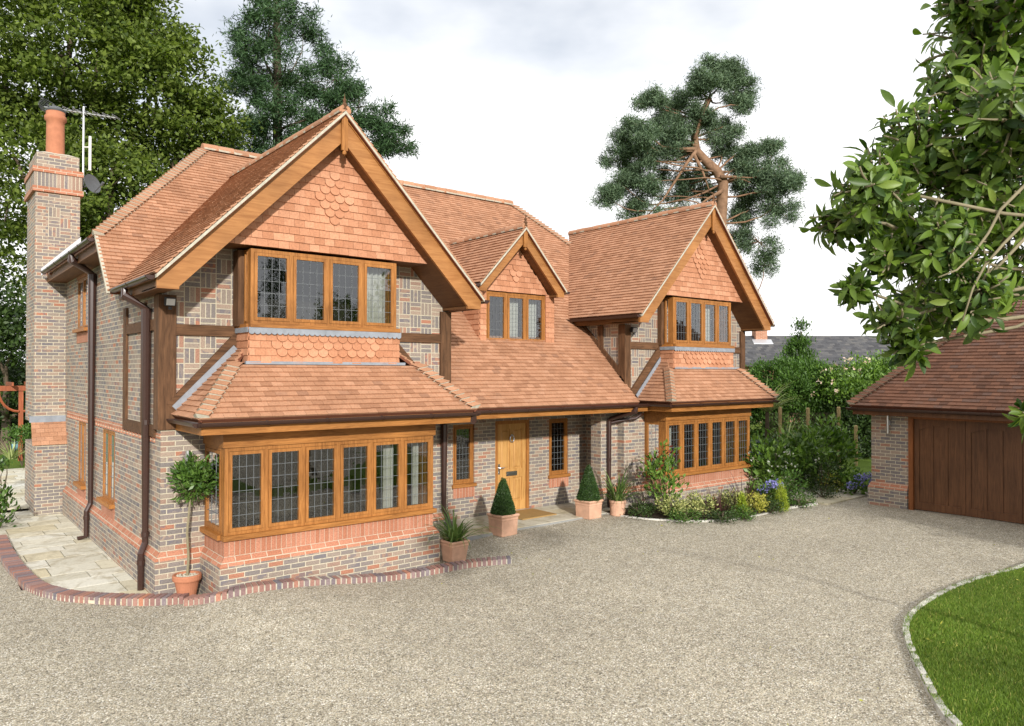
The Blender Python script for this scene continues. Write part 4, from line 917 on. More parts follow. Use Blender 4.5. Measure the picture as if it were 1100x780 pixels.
# struts on the right wing wall above the catslide
m = MB(); m.box(12.55, 12.60, 12.15, 12.32, 3.3, 4.33); timber('timber_post', m)
m = MB(); m.beam((12.57, 11.6, 3.18), (12.57, 12.95, 4.40), (0.06, 0, 0), (0, -0.14, 0.15)); timber('timber_brace', m)
m = MB(); m.beam((12.56, 11.5, 3.03), (12.56, 12.9, 4.43), (0.03, 0, 0), (0, -0.05, 0.05)); obj('lead_flashing', m, 'lead', H)

# entrance ---------------------------------------------------------------------------
window(wl[0], 12.68, wl[2], 'x', wl[1]-wl[0], wl[3]-wl[2], 1, 4, 8, blind=True, sillw=0.08); window(wr[0], 12.68, wr[2], 'x', wr[1]-wr[0], wr[3]-wr[2], 1, 4, 8, blind=True, sillw=0.08)
m = MB(); m.box(wl[0], wl[1], 12.635, 12.65, wl[2]-0.27, wl[2]-0.06); obj('soldier_course', m, 'soldier', H)
m = MB(); m.box(wr[0], wr[1], 12.635, 12.65, wr[2]-0.27, wr[2]-0.06); obj('soldier_course', m, 'soldier', H)
d0, d1, z0, z1 = dr
m = MB(); m.box(d0, d0+0.075, 12.66, 12.76, z0, z1); m.box(d1-0.075, d1, 12.66, 12.76, z0, z1); m.box(d0+0.075, d1-0.075, 12.66, 12.76, z1-0.075, z1); df = obj('door_frame', m, 'oakz', H)
m = MB(); a, b = d0+0.078, d1-0.078; zz0, zz1 = z0+0.02, z1-0.078
mid = (a+b)/2; rail = zz0+0.80
st = 0.10
m.box(a, b, 12.712, 12.74, zz0, zz1)
for x0, x1 in ((a, a+st), (mid-0.045, mid+0.045), (b-st, b)): m.box(x0, x1, 12.69, 12.7115, zz0, zz1)
for v0, v1 in ((zz0, zz0+0.20), (rail-0.09, rail+0.10), (zz1-0.11, zz1)):
    m.box(a+st, mid-0.045, 12.69, 12.7115, v0, v1); m.box(mid+0.045, b-st, 12.69, 12.7115, v0, v1)
for x0, x1 in ((a+st, mid-0.045), (mid+0.045, b-st)):
    for v0, v1 in ((zz0+0.20, rail-0.09), (rail+0.10, zz1-0.11)):
        e = 0.028; q = [(x0+e, 12.7115, v0+e), (x1-e, 12.7115, v0+e), (x1-e, 12.7115, v1-e), (x0+e, 12.7115, v1-e)]; e2 = 0.06
        r = [(x0+e2, 12.698, v0+e2), (x1-e2, 12.698, v0+e2), (x1-e2, 12.698, v1-e2), (x0+e2, 12.698, v1-e2)]
        m.face(r)
        for i in range(4): m.face([q[i-1], q[i], r[i], r[i-1]])
fd = obj('front_door', m, 'door', H)
m = MB(); m.box(a+0.03, a+0.075, 12.682, 12.689, 1.05, 1.27); m.tube([(a+0.052, 12.685, 1.19), (a+0.052, 12.645, 1.19), (a+0.065, 12.64, 1.19), (a+0.17, 12.64, 1.19)], 0.011, 8); m.tube([(a+0.052, 12.684, 1.09), (a+0.052, 12.675, 1.09)], 0.016, 10); obj('handle', m, 'steel', fd)
m = MB(); m.tube([(mid+0.055*math.cos(t), 12.672, 1.80+0.075*math.sin(t)) for t in [2*math.pi*i/20 for i in range(20)]]+[(mid+0.055, 12.672, 1.80)], 0.013, 8, cap=False); m.tube([(mid, 12.69, 1.875), (mid, 12.665, 1.875)], 0.025, 10); obj('knocker', m, 'steel', fd)
m = MB(); m.box(mid-0.15, mid+0.15, 12.678, 12.689, rail-0.045, rail+0.05); m.box(mid-0.115, mid+0.115, 12.672, 12.6775, rail-0.02, rail+0.026); obj('letter_plate', m, 'steel', fd)
m = MB(); m.box(d0, d1, 12.60, 12.76, z0-0.03, z0+0.018); obj('threshold', m, 'alu', H)
# side wall windows
for (y0, y1, zz0_, zz1_), nn in ((w1, 2), (w2, 2), (uw, 2)):
    window(2.848, y0, zz0_, 'y', y1-y0, zz1_-zz0_, nn, 3, 6, fr=0.04, cas=0.035, sillw=0.10, frame_mat='oakz')
    m = MB(); m.box(2.827, 2.84, y0, y1, zz0_-0.28, zz0_-0.06); obj('soldier_course', m, 'soldier', H)
m = MB(); m.box(2.825, 2.84, uw[0]-0.05, uw[1]+0.05, uw[3], uw[3]+0.16); obj('soldier_course', m, 'soldier', H)
m = MB()
for y in (12.25, 15.1, 17.4): m.box(2.775, 2.786, y, y+0.16, 0.20, 0.27)
m.box(6.2, 6.40, 10.553, 10.564, 0.20, 0.265); obj('air_brick', m, 'redplastic', H)
# rainwater pipes
Z = Vector((0, 0, 1))
pipe([(2.50, 12.2, 4.48), (2.50, 12.2, 4.38), (2.765, 12.05, 4.18), (2.765, 12.02, 0.78), (2.765, 12.02, 0.72), (2.70, 11.98, 0.58), (2.70, 11.98, 0.02)], r=0.045, collars=[((2.765, 12.04, 4.13), Z), ((2.765, 12.02, 2.5), Z), ((2.765, 12.02, 0.85), Z), ((2.70, 11.98, 0.45), Z)])
pipe([(2.36, 15.9, 5.41), (2.36, 15.9, 5.32), (2.765, 16.25, 5.12), (2.765, 16.25, 0.78), (2.765, 16.25, 0.72), (2.70, 16.25, 0.58), (2.70, 16.25, 0.10), (2.55, 16.25, 0.07)], r=0.045, collars=[((2.765, 16.25, 5.05), Z), ((2.765, 16.25, 2.6), Z), ((2.70, 16.25, 0.45), Z)])
pipe([(7.46, 10.22, 2.53), (7.46, 10.24, 2.44), (7.62, 11.30, 2.36), (7.66, 11.42, 2.30), (7.66, 11.425, 0.75), (7.72, 11.40, 0.6), (7.76, 11.36, 0.45), (7.76, 11.36, 0.05)], r=0.04, collars=[((7.66, 11.425, 2.2), Z), ((7.66, 11.425, 1.4), Z)])
pipe([(12.45, 11.03, 2.50), (12.45, 11.05, 2.40), (12.22, 11.58, 2.22), (12.22, 11.63, 2.16), (12.22, 11.635, 0.2)], r=0.042, collars=[((12.22, 11.635, 2.08), Z), ((12.22, 11.635, 1.3), Z)])
pipe([(12.88, 11.30, 2.50), (12.88, 11.30, 2.28), (12.80, 11.36, 2.22), (12.42, 11.55, 2.16), (12.26, 11.62, 2.12)], r=0.04)

# chimney -------------------------------------------------------------------------------
ch = MB(); ch.box(2.22, 3.10, 19.76, 21.2, 2.1, 7.30); ch.box(2.22, 3.10, 19.5, 21.2, -0.1, 1.62)
ch.cur = 0; co_ = obj('chimney', ch, 'brick', H)
m = MB(); m.box(2.16, 3.16, 19.70, 21.26, 7.30, 7.42); m.box(2.16, 3.16, 19.70, 21.26, 7.74, 7.86); obj('corbel', m, 'redbrick', co_)
m = MB(); m.box(2.185, 3.135, 19.725, 21.235, 7.42, 7.74); obj('corbel', m, 'soldierbrown', co_, label='band of upright bricks')
m = MB(); m.box(2.42, 2.90, 19.756, 19.765, 6.30, 6.975); obj('basket_panel', m, 'basket', co_)
m = MB(); m.box(2.24, 3.08, 19.78, 21.18, 7.86, 8.20); obj('chimney_cap', m, 'brick', co_)
m = MB(); m.prism([(2.25, 19.79, 8.2), (3.07, 19.79, 8.2), (2.9, 19.95, 8.27), (2.42, 19.95, 8.27)], (0, 1.2, 0)); obj('flaunching', m, 'mortar', co_, recalc=True)
m = MB(); m.lathe([(0.19, 8.24), (0.185, 8.9), (0.185, 9.02), (0.225, 9.06), (0.225, 9.14), (0.195, 9.17), (0.195, 9.25), (0.15, 9.25), (0.15, 8.6)], (2.64, 20.1, 0), 24); po = obj('chimney_pot', m, 'terra', co_, smooth=True)
m = MB(); m.lathe([(0.20, 9.25), (0.215, 9.29), (0.12, 9.36), (0.001, 9.40)], (2.64, 20.1, 0), 20); obj('pot_cowl', m, 'darkgrey', po)
# tiled offset
Vv = Vector((0, 0.26, 0.56)).normalized()
t = MB(); tile_field(t, (2.17, 19.48, 1.60), (1, 0, 0), Vv, rc(0, 0.74, 0, 0.60), 0.10, 0.165, 0.016, 0.03, seed=9); oo = obj('offset_tiles', t, 'tile', co_)
m = MB(); m.prism([(2.22, 19.49, 1.6), (2.22, 19.76, 2.17), (2.22, 19.76, 1.6)], (0.66, 0, 0)); obj('offset_core', m, 'brick', oo, recalc=True)
m = MB(); m.box(2.14, 2.9, 19.70, 19.77, 2.10, 2.24); obj('lead_flashing', m, 'lead', co_)
m = MB(); m.prism([(2.34, 19.748, 5.40), (3.12, 19.748, 6.18), (3.12, 19.748, 6.36), (2.34, 19.748, 5.56)], (0, 0.01, 0)); obj('lead_flashing', m, 'alu', co_)

# ------------------------------------------------------------------ the garage
GR = thing('brick_garage', 'low brick garage with brown timber doors and hipped weathered, shade-darkened tile roof', 'garage', (17.3, 5, 0.2))
HOUSE = H; H = GR
m = MB(); m.box(17.30, 17.62, 7.36, 8.19, 0.1, 2.45); m.box(17.62, 22.6, 7.9, 8.19, 0.1, 2.45); m.box(17.30, 17.62, 1.2, 2.0, 0.1, 2.45); m.box(22.3, 22.6, 1.2, 7.9, 0.1, 2.45); m.box(17.62, 22.3, 1.2, 1.45, 0.1, 2.45); obj('wall', m, 'brick', GR)
plinth([(22.6, 8.19), (17.30, 8.19), (17.30, 7.375)], 0.63, 0.765, 0.06)
m = MB(); m.box(17.255, 17.40, 7.26, 7.355, 0.15, 2.36); m.box(17.255, 17.40, 2.01, 2.10, 0.15, 2.36); m.box(17.25, 17.40, 2.10, 7.26, 2.24, 2.36); obj('door_frame', m, 'garageframe', GR)
def garage_leaf(y0, y1, z0, z1):
    m = MB(); st = 0.10; n = 3
    m.box(17.352, 17.39, y0, y1, z0, z1)
    for a, b in ((y0, y0+st), (y1-st, y1)): m.box(17.325, 17.351, a, b, z0, z1)
    m.box(17.325, 17.351, y0+st, y1-st, z0, z0+0.16)
    pw = (y1-y0-2*st-0.05*(n-1))/n
    for i in range(1, n): m.box(17.328, 17.351, y0+st+i*pw+(i-1)*0.05, y0+st+i*pw+i*0.05, z0+0.16, z1-0.14)
    top = [(17.325, y0+st, z1), (17.325, y0+st, z1-0.24)]+[(17.325, y0+st+(y1-y0-2*st)*t/10, z1-0.24+0.10*math.sin(math.pi*t/10)) for t in range(1, 10)]+[(17.325, y1-st, z1-0.24), (17.325, y1-st, z1)]
    m.prism(top, (0.026, 0, 0))
    return obj('garage_door_leaf', m, 'garagewood', GR, recalc=True)
for i in range(5): garage_leaf(2.10+i*1.032+0.004, 2.10+(i+1)*1.032-0.004, 0.25, 2.24)
EX, EY, EZ = 16.90, 8.50, 2.50
a0 = roof([(EX, EY, EZ), (EX, 0.8, EZ), (19.9, 3.8, EZ+3), (19.9, EY-3, EZ+3)], 101, parent=GR, mat='shadedtile')
roof([(22.9, EY, EZ), (EX, EY, EZ), (19.9, EY-3, EZ+3)], 102, parent=GR, mat='shadedtile')
roof([(22.9, 0.8, EZ), (22.9, EY, EZ), (19.9, EY-3, EZ+3), (19.9, 3.8, EZ+3)], 103, parent=GR, tiles=False)
roof([(EX, 0.8, EZ), (22.9, 0.8, EZ), (19.9, 3.8, EZ+3)], 104, parent=GR, tiles=False)
bonnets((EX, EY, EZ+0.02), (19.88, EY-2.98, EZ+3), (0, -1, 0), (1, 0, 0), a0, mat='shadedtile'); ridge((19.9, EY-3, EZ+3.03), (19.9, 3.8, EZ+3.03), a0, mat='shadedtile')
m = MB(); m.box(EX+0.05, EX+0.075, 0.9, EY-0.05, EZ-0.20, EZ-0.03); m.box(EX+0.075, 22.8, EY-0.075, EY-0.05, EZ-0.20, EZ-0.03); obj('fascia', m, 'garagewood', GR)
m = MB(); m.box(EX+0.075, 17.31, 0.9, EY-0.075, EZ-0.18, EZ-0.16); m.box(17.31, 22.8, 8.18, EY-0.075, EZ-0.18, EZ-0.16); obj('soffit', m, 'soffit', GR)
gutter((EX-0.03, EY+0.02, EZ-0.05), (EX-0.03, 0.8, EZ-0.05), GR); gutter((22.9, EY+0.03, EZ-0.05), (EX, EY+0.03, EZ-0.05), GR)
H = HOUSE

# ------------------------------------------------------------------ fittings on the walls
def wall_lamp(name, label, loc, d, hl=0.11, rad=0.038):
    t = thing(name, label, 'wall lamp', loc, 'steel up and down wall lamps'); x, y, z = loc; d = Vector(d)
    m = MB(); c = Vector(loc)+d*0.075; m.tube([c-Z*hl, c+Z*hl], rad, 14); obj('lamp_body', m, 'steel', t)
    m = MB(); p = Vector(loc); m.beam(p-Z*0.05, p+Z*0.05, d.cross(Z)*0.07, d*0.06); obj('bracket', m, 'steel', t)
wall_lamp('wall_lamp', 'small steel cylinder lamp on the brick corner above the bay tree', (3.18, 11.46, 2.0), (0, -1, 0))
wall_lamp('wall_lamp', 'tall slim steel lamp on the garage brick pier', (17.26, 7.77, 2.12), (-1, 0, 0), 0.23, 0.03)
def sensor(label, x, y, z):
    t = thing('security_light', label, 'security light', (x, y, z), 'security lights under the eaves')
    m = MB(); m.prism([(x-0.07, y-0.10, z-0.05), (x+0.07, y-0.10, z-0.05), (x+0.07, y-0.13, z+0.06), (x-0.07, y-0.13, z+0.06)], (0, 0.07, 0.02)); obj('lamp_housing', m, 'black', t, recalc=True)
    m = MB(); m.face([(x-0.058, y-0.104, z-0.04), (x+0.058, y-0.104, z-0.04), (x+0.058, y-0.132, z+0.05), (x-0.058, y-0.132, z+0.05)]); obj('lamp_glass', m, 'alu', t)
    m = MB(); m.tube([(x, y, z+0.02), (x, y-0.06, z+0.01)], 0.02, 8); m.tube([(x, y-0.09, z-0.06), (x, y-0.09, z-0.10)], 0.025, 10); obj('bracket', m, 'black', t)
sensor('dark floodlight under the left gable eave on the corner post', 2.92, 11.45, 4.24); sensor('dark floodlight under the right gable eave beside the timber post', 12.75, 11.46, 4.20)
# aerial and dish by the chimney
ae = thing('tv_aerial', 'pole mounted television aerial with many metal rods beside the chimney pot', 'aerial', (3.2, 19.9, 8))
m = MB(); m.tube([(3.18, 19.9, 7.6), (3.18, 19.9, 9.45)], 0.022, 8); obj('mast', m, 'alu', ae)
bm_a, bm_b = Vector((3.75, 19.3, 9.15)), Vector((2.45, 20.4, 9.42)); dd_ = (bm_b-bm_a).normalized(); sd = dd_.cross(Z).normalized()
m = MB(); m.tube([bm_a, bm_b], 0.012, 6); obj('boom', m, 'alu', ae)
m = MB()
for i in range(14):
    c = bm_a+(bm_b-bm_a)*(i/15); hl = 0.17+0.004*i; m.tube([c-sd*hl, c+sd*hl], 0.006, 5)
    if i % 2 == 0: m.tube([c-sd*hl+Z*.03, c+sd*hl+Z*.03], 0.005, 5)
for k in range(-5, 6):
    for sg_ in (1, -1): c = bm_b+Z*(0.03*k*1.0)-dd_*abs(k)*0.02; m.tube([c-sd*0.24, c+sd*0.24], 0.005, 5)
obj('rods', m, 'alu', ae)
m = MB(); m.tube([(3.30, 19.8, 7.95), (3.30, 19.8, 8.75)], 0.03, 8); m.tube([(3.18, 19.9, 8.5), (3.30, 19.8, 8.5)], 0.012, 6); obj('second_antenna', m, 'white', ae)
di = thing('satellite_dish', 'round dark grey satellite dish on the side of the chimney', 'satellite dish', (3.3, 19.85, 7.6))
m = MB(); dn = Vector((0.55, -0.8, 0.25)).normalized(); du = dn.cross(Z).normalized(); dv = du.cross(dn); cc = Vector((3.32, 19.75, 7.62))
rings = []
for r in (0.001, 0.08, 0.16, 0.23): rings.append(m.pts([cc+(du*math.cos(t)+dv*math.sin(t))*r+dn*(r*r*0.9) for t in [2*math.pi*i/24 for i in range(24)]]))
for A, B in zip(rings, rings[1:]):
    for j in range(24): m.fi([A[j], A[(j+1) % 24], B[(j+1) % 24], B[j]])
obj('reflector', m, 'darkgrey', di, smooth=True)
m = MB(); m.tube([cc-dv*0.21+dn*0.04, cc+dn*0.30-dv*0.1], 0.012, 6); m.tube([cc+dn*0.27-dv*0.12, cc+dn*0.35-dv*0.07], 0.03, 8); m.tube([cc, cc-dn*0.2, (3.10, 19.9, 7.55)], 0.02, 8); obj('dish_arm', m, 'darkgrey', di)
# doormat
m = MB(); 
q = [at_z(545, 563.5, 0.236), at_z(585, 556.5, 0.236), at_z(566, 547.6, 0.236), at_z(541, 550, 0.236)]
x0, x1, y0, y1 = 9.78, 10.72, 11.72, 12.52
m.box(x0, x1, y0, y1, 0.236, 0.258); tag(obj('doormat', m, 'coir'), 'tan coir doormat on the paving before the front door', 'doormat')

# ------------------------------------------------------------------ plants
def rand_dirs(n, up=0.0):
    d = rng.normal(size=(n, 3)); d[:, 2] += up; return d/np.linalg.norm(d, axis=1)[:, None]
def leaf_quads(P, size, aspect=0.5, up=0.5, dirs=None, bend=0.0):
    """one rhombus leaf per point; returns verts, faces"""
    n = len(P); nrm = rand_dirs(n, up); d = rand_dirs(n) if dirs is None else dirs+0.45*rand_dirs(n); d = d-nrm*(d*nrm).sum(1)[:, None]; d /= np.linalg.norm(d, axis=1)[:, None]+1e-9
    s = np.cross(nrm, d); L_ = (size*rng.uniform(0.65, 1.3, n))[:, None]; W_ = L_*aspect*0.5
    V = np.stack([P, P+d*L_*0.45+s*W_, P+d*L_-nrm*L_*bend, P+d*L_*0.45-s*W_], 1).reshape(-1, 3)
    return V, np.arange(n*4).reshape(-1, 4)
def clumps(blobs, per_m2=None, nclump=None, shell=0.55):
    """points on and inside ellipsoids: blobs = [(centre, (rx, ry, rz), n)]"""
    out = []
    for c, r, n in blobs:
        d = rand_dirs(n); k = rng.uniform(shell, 1.0, n)**0.7; out.append(np.array(c)+d*np.array(r)*k[:, None])
    return np.concatenate(out)
def crown(name, parent, centres, nleaf, spread, size, mat, aspect=0.5, up=0.5, flat=0.7, outward=None):
    n = len(centres); P = np.repeat(centres, nleaf, 0); off = rng.normal(size=P.shape)*spread; off[:, 2] *= flat; P2 = P+off
    dirs = None
    if outward is not None: dirs = P2-np.array(outward); dirs /= np.linalg.norm(dirs, axis=1)[:, None]+1e-9
    V, F = leaf_quads(P2, size, aspect, up, dirs)
    return np_obj(name, V, F, mat, parent)
def limb(m, a, b, r0, r1, sag=0.15, n=6, seed=None):
    a, b = Vector(a), Vector(b); L_ = (b-a).length; w = Vector(rand_dirs(1)[0])*L_*sag*0.5
    pts = [a+(b-a)*t+w*math.sin(math.pi*t)+Vector(rand_dirs(1)[0])*L_*0.02*(0 < t < 1) for t in [i/(n-1) for i in range(n)]]
    m.tube(pts, [r0+(r1-r0)*i/(n-1) for i in range(n)], 7)
def broad_tree(name, label, base, h, blobs, nleaf, spread, size, mat='broad', trunk_r=0.35, group=None, bark='bark', up=0.5, fork=0.45, flat=0.7):
    t = thing(name, label, 'tree', base, group); m = MB(); base = Vector(base); cen = np.mean([np.array(b[0]) for b in blobs], 0)
    f = base+(Vector(cen)-base)*fork; f.x = base.x+(cen[0]-base.x)*0.4; f.y = base.y+(cen[1]-base.y)*0.4
    m.tube([base-Z*0.1, base+Z*0.25, base+(f-base)*0.5, f], [trunk_r*1.5, trunk_r*1.08, trunk_r*0.95, trunk_r*0.8], 10)
    for c, r, n in blobs:
        limb(m, f, c, trunk_r*0.45, trunk_r*0.15)
        for _ in range(3): limb(m, Vector(c), Vector(np.array(c)+rand_dirs(1)[0]*np.array(r)*0.75), trunk_r*0.15, trunk_r*0.04)
    obj('trunk', m, bark, t, smooth=True)
    crown('crown', t, clumps(blobs), nleaf, spread, size, mat, 0.55, up, flat)
    return t
def pblob(px, py, rpx, D, n, k=(1, 1, 0.85)):
    c = at_d(px, py, D); r = rpx*D/803.15; return (tuple(c), (r*k[0], r*k[1], r*k[2]), n)
# far trees
D = 34
bl = [pblob(70, 60, 95, 33, 170), pblob(165, 95, 75, 34, 120), pblob(150, 45, 42, 35, 60), pblob(208, 135, 40, 34, 50), pblob(25, 190, 85, 32, 130), pblob(120, 205, 80, 33, 120), pblob(195, 190, 60, 35, 70), pblob(5, 90, 70, 33, 80), pblob(90, -40, 80, 34, 90), pblob(125, -20, 42, 34, 40), pblob(70, 290, 70, 34, 60), pblob(150, 280, 70, 36, 60)]
b0 = at_d(95, 470, 34); broad_tree('spreading_tree', 'huge yellow green broadleaf tree towering behind the chimney', (b0.x, b0.y, -0.1), 18, [(c, r, int(n*0.55)) for c, r, n in bl], 165, 0.50, 0.23, trunk_r=0.55, up=0.9, flat=0.5)
bl = [pblob(-15, 340, 45, 29, 70), pblob(20, 360, 34, 29, 50), pblob(0, 420, 40, 31, 60), pblob(35, 430, 30, 31, 40), pblob(10, 470, 30, 31, 30)]
b0 = at_d(5, 500, 30); broad_tree('dark_tree', 'dark shaded bushy tree at the left edge behind the pergola', (b0.x, b0.y, -0.1), 6, bl, 60, 0.4, 0.18, 'dkleaf', 0.2)
def pine(name, label, trunk_px, D, blobs, mat, bark, nleaf, spread, size, limbs=(), r0=0.35, r1=0.12, up=0.8, flat=0.8, zb=None):
    P = [at_d(x, y, D) for x, y in trunk_px]; base = Vector((P[0].x, P[0].y, -0.1 if zb is None else zb)); t = thing(name, label, 'tree', base)
    path = [base]+P; n = len(path); m = MB(); m.tube(path, [r0+(r1-r0)*i/(n-1) for i in range(n)], 9); bs = []
    for x, y, r, k, dz in blobs:
        bs.append(pblob(x, y, r*0.8, D+dz, max(4, k//2), (1, 1, 0.8)))
        for _ in range(8):
            a = random.uniform(0, 6.28); rr = r*random.uniform(0.45, 1.2); bs.append(pblob(x+math.cos(a)*rr, y+math.sin(a)*rr*0.75, r*random.uniform(0.2, 0.5), D+dz+random.uniform(-1, 1)*r*D/803, max(2, int(k*0.28)), (1, 1, 0.6)))
    for q, (c, r, k) in enumerate(bs):
        if q % 9:
            limb(m, bs[q-q % 9][0], c, r1*0.12, r1*0.04, 0.25, 4); continue
        j = min(range(1, n), key=lambda i: (path[i]-Vector(c)).length+(4 if path[i].z > c[2] else 0)); limb(m, path[j], c, r1*0.36, r1*0.10, 0.45, 8)
        for _ in range(4): limb(m, Vector(c), Vector(np.array(c)+rand_dirs(1)[0]*np.array(r)*0.8), r1*0.14, r1*0.06, 0.2, 4)
    for lp in limbs: Q = [at_d(x, y, D-0.4) for x, y in lp]; m.tube(Q, [r1*0.65*(1.0-0.7*i/(len(Q)-1)) for i in range(len(Q))], 7)
    obj('trunk', m, bark, t, smooth=True)
    cs = clumps(bs, shell=0.15); o = crown('crown', t, cs, nleaf, spread, size, mat, 0.16, up, flat)
    return t
pine('dark_pine', 'tall dark conifer rising behind the left gable and main ridge', [(300, 330), (298, 200), (298, 90), (297, 20), (296, -60)], 38,
     [(296, -30, 34, 30, 0), (290, 20, 40, 46, 0), (325, 30, 22, 22, 1), (272, 45, 22, 22, -1), (285, 75, 38, 40, 0), (325, 75, 36, 40, 1), (360, 85, 28, 30, 0), (262, 85, 20, 18, 1), (385, 115, 30, 34, -1), (350, 118, 36, 40, 1), (300, 115, 34, 36, 0), (412, 130, 24, 26, 0), (425, 152, 18, 20, 1), (395, 155, 30, 34, 0), (345, 160, 36, 40, -1), (285, 150, 40, 44, 0), (250, 160, 26, 26, 1), (320, 190, 50, 50, 1), (390, 185, 30, 26, 1), (298, 10, 16, 10, -2), (297, 55, 16, 10, -2), (300, 110, 18, 12, -2), (300, 185, 24, 20, -2)], 'pine', 'bark', 42, 0.19, 0.28, limbs=[[(298, 140), (330, 128), (360, 120)], [(298, 170), (340, 158), (380, 150)]])
pine('scots_pine', 'open crowned pine with a bent orange trunk behind the right gable', [(776, 330), (774, 240), (776, 212), (777, 196), (770, 184), (757, 172), (748, 162), (746, 148), (752, 128), (762, 105)], 38,
     [(768, 76, 20, 40, 0), (752, 90, 16, 26, -1), (790, 98, 17, 30, 1), (783, 78, 14, 22, 0), (797, 112, 11, 14, 0), (736, 108, 12, 18, 1), (742, 128, 18, 30, 0), (703, 106, 11, 16, 0), (692, 112, 8, 8, 0), (715, 122, 14, 22, 1), (690, 142, 18, 30, -1), (715, 140, 16, 26, 0), (672, 152, 14, 20, 0), (668, 170, 16, 22, 1), (690, 172, 15, 20, 0), (664, 195, 18, 28, 0), (652, 210, 11, 14, 0), (690, 210, 20, 28, 1), (765, 148, 9, 10, 0), (782, 156, 9, 10, 1), (815, 160, 13, 20, 0), (800, 165, 8, 8, 0), (830, 158, 8, 8, 0), (835, 190, 20, 34, 0), (815, 200, 20, 32, 1), (848, 200, 12, 18, -1), (800, 190, 11, 12, 0), (830, 220, 22, 34, 0), (805, 225, 18, 24, 1), (790, 250, 18, 18, 1), (815, 260, 20, 20, 1), (725, 215, 16, 12, 2), (745, 205, 14, 12, 2), (760, 225, 13, 9, 2), (735, 185, 12, 8, 2), (710, 190, 12, 9, 2), (820, 285, 14, 12, 2), (728, 150, 10, 12, 0), (735, 165, 9, 10, 1), (720, 165, 10, 12, 0), (700, 160, 11, 12, 1), (762, 130, 8, 10, 0), (776, 136, 8, 9, 1), (790, 142, 7, 8, 0), (776, 166, 6, 6, 1), (805, 180, 10, 12, 0), (790, 178, 7, 8, 1), (700, 195, 13, 14, 0), (680, 185, 12, 14, 1), (715, 232, 13, 12, 0), (680, 228, 13, 12, 1), (742, 232, 10, 9, 1), (760, 205, 8, 7, 2), (735, 195, 10, 8, 2), (752, 185, 7, 6, 2)], 'pineb', 'pinebark', 85, 0.18, 0.20,
     limbs=[[(748, 160), (730, 160), (712, 158), (702, 150)], [(774, 190), (790, 190), (806, 196)], [(748, 162), (738, 175), (725, 195), (712, 215), (695, 232)], [(746, 150), (752, 130), (762, 108)], [(745, 165), (755, 185), (762, 205)], [(776, 205), (760, 214), (745, 225)]], r0=0.34, r1=0.15)
# distant roof
e1 = Vector((CR.x, CR.y, 0)).normalized(); e2 = Vector((CF.x, CF.y, 0)).normalized()
ng = thing('neighbour_house', 'distant low house with a long dark slate roof and small brick chimney', 'house', tuple(at_d(860, 401, 48)-Z*3.2))
def nb(a, d, z): return tuple(e1*a+e2*d+Z*z)
A0, A1, D0 = 12.0, 27.0, 46.0
t = MB(); tile_field(t, nb(A0, D0, 3.75), e1, (e2*3.2+Z*1.9), rc(0, A1-A0, 0, 3.7), 0.22, 0.32, 0.012, 0.05, seed=55); obj('roof', t, 'slate', ng)
m = MB(); m.prism([nb(A0, D0+0.05, 3.7), nb(A0, D0+3.2, 5.6), nb(A0, D0+6.4, 3.7)], e1*(A1-A0)); obj('roof_core', m, 'slate', ng, recalc=True)
m = MB(); m.prism([nb(A0+0.3, D0+0.4, 0), nb(A1-0.3, D0+0.4, 0), nb(A1-0.3, D0+6, 0), nb(A0+0.3, D0+6, 0)], Z*3.72); wl_ = obj('wall', m, 'redbrick', ng, recalc=True)
m = MB(); m.prism([nb(A0-0.05, D0-0.06, 3.6), nb(A1+0.05, D0-0.06, 3.6), nb(A1+.05, D0-0.02, 3.6), nb(A0-.05, D0-.02, 3.6)], Z*0.14); obj('gutter', m, 'black', ng, recalc=True)
cx = 15.85; m = MB(); m.prism([nb(cx, D0+2.6, 5.0), nb(cx+0.75, D0+2.6, 5.0), nb(cx+0.75, D0+3.4, 5.0), nb(cx, D0+3.4, 5.0)], Z*1.05); m.prism([nb(cx-.06, D0+2.54, 6.05), nb(cx+0.81, D0+2.54, 6.05), nb(cx+.81, D0+3.46, 6.05), nb(cx-.06, D0+3.46, 6.05)], Z*0.12); c_ = obj('chimney', m, 'redbrick', ng, recalc=True)
m = MB(); m.lathe([(0.12, 6.17), (0.10, 6.45), (0.07, 6.45)], nb(cx+0.37, D0+3, 0), 12); obj('chimney_pot', m, 'terra', c_)
m = MB(); m.prism([nb(cx-.25, D0+2.2, 5.03), nb(cx+1.0, D0+2.2, 5.03), nb(cx+1, D0+2.6, 5.32), nb(cx-.25, D0+2.6, 5.32)], Z*0.06); obj('lead_flashing', m, 'alu', c_, recalc=True)
# hedge and shrubs behind the bay
def mass(name, label, cat, blobs, nleaf, spread, size, mat, aspect=0.5, up=0.4, flat=0.8, base=None, group=None, stems=0, bark='bark', core=None):
    cen = np.mean([np.array(b[0]) for b in blobs], 0); base = base or (cen[0], cen[1], gz(cen[0])); t = thing(name, label, cat, base, group); m = MB()
    for c, r, n in blobs: limb(m, base, c, 0.04, 0.012, 0.2, 5)
    obj('stems', m, bark, t); crown('foliage', t, clumps(blobs), nleaf, spread, size, mat, aspect, up, flat, outward=base)
    return t
HD = 28
mass('tall_hedge', 'dense bright green rounded hedge below the distant slate roof', 'hedge', [pblob(838, 418, 36, HD, 150, (1, 1, 0.9)), pblob(870, 422, 36, HD, 150, (1, 1, 0.9)), pblob(812, 425, 30, HD+1, 90), pblob(896, 430, 30, HD, 90), pblob(855, 460, 45, HD, 120), pblob(810, 462, 40, HD+1, 100), pblob(895, 465, 36, HD, 80)], 125, 0.14, 0.12, 'hedge', 0.38, 0.2)
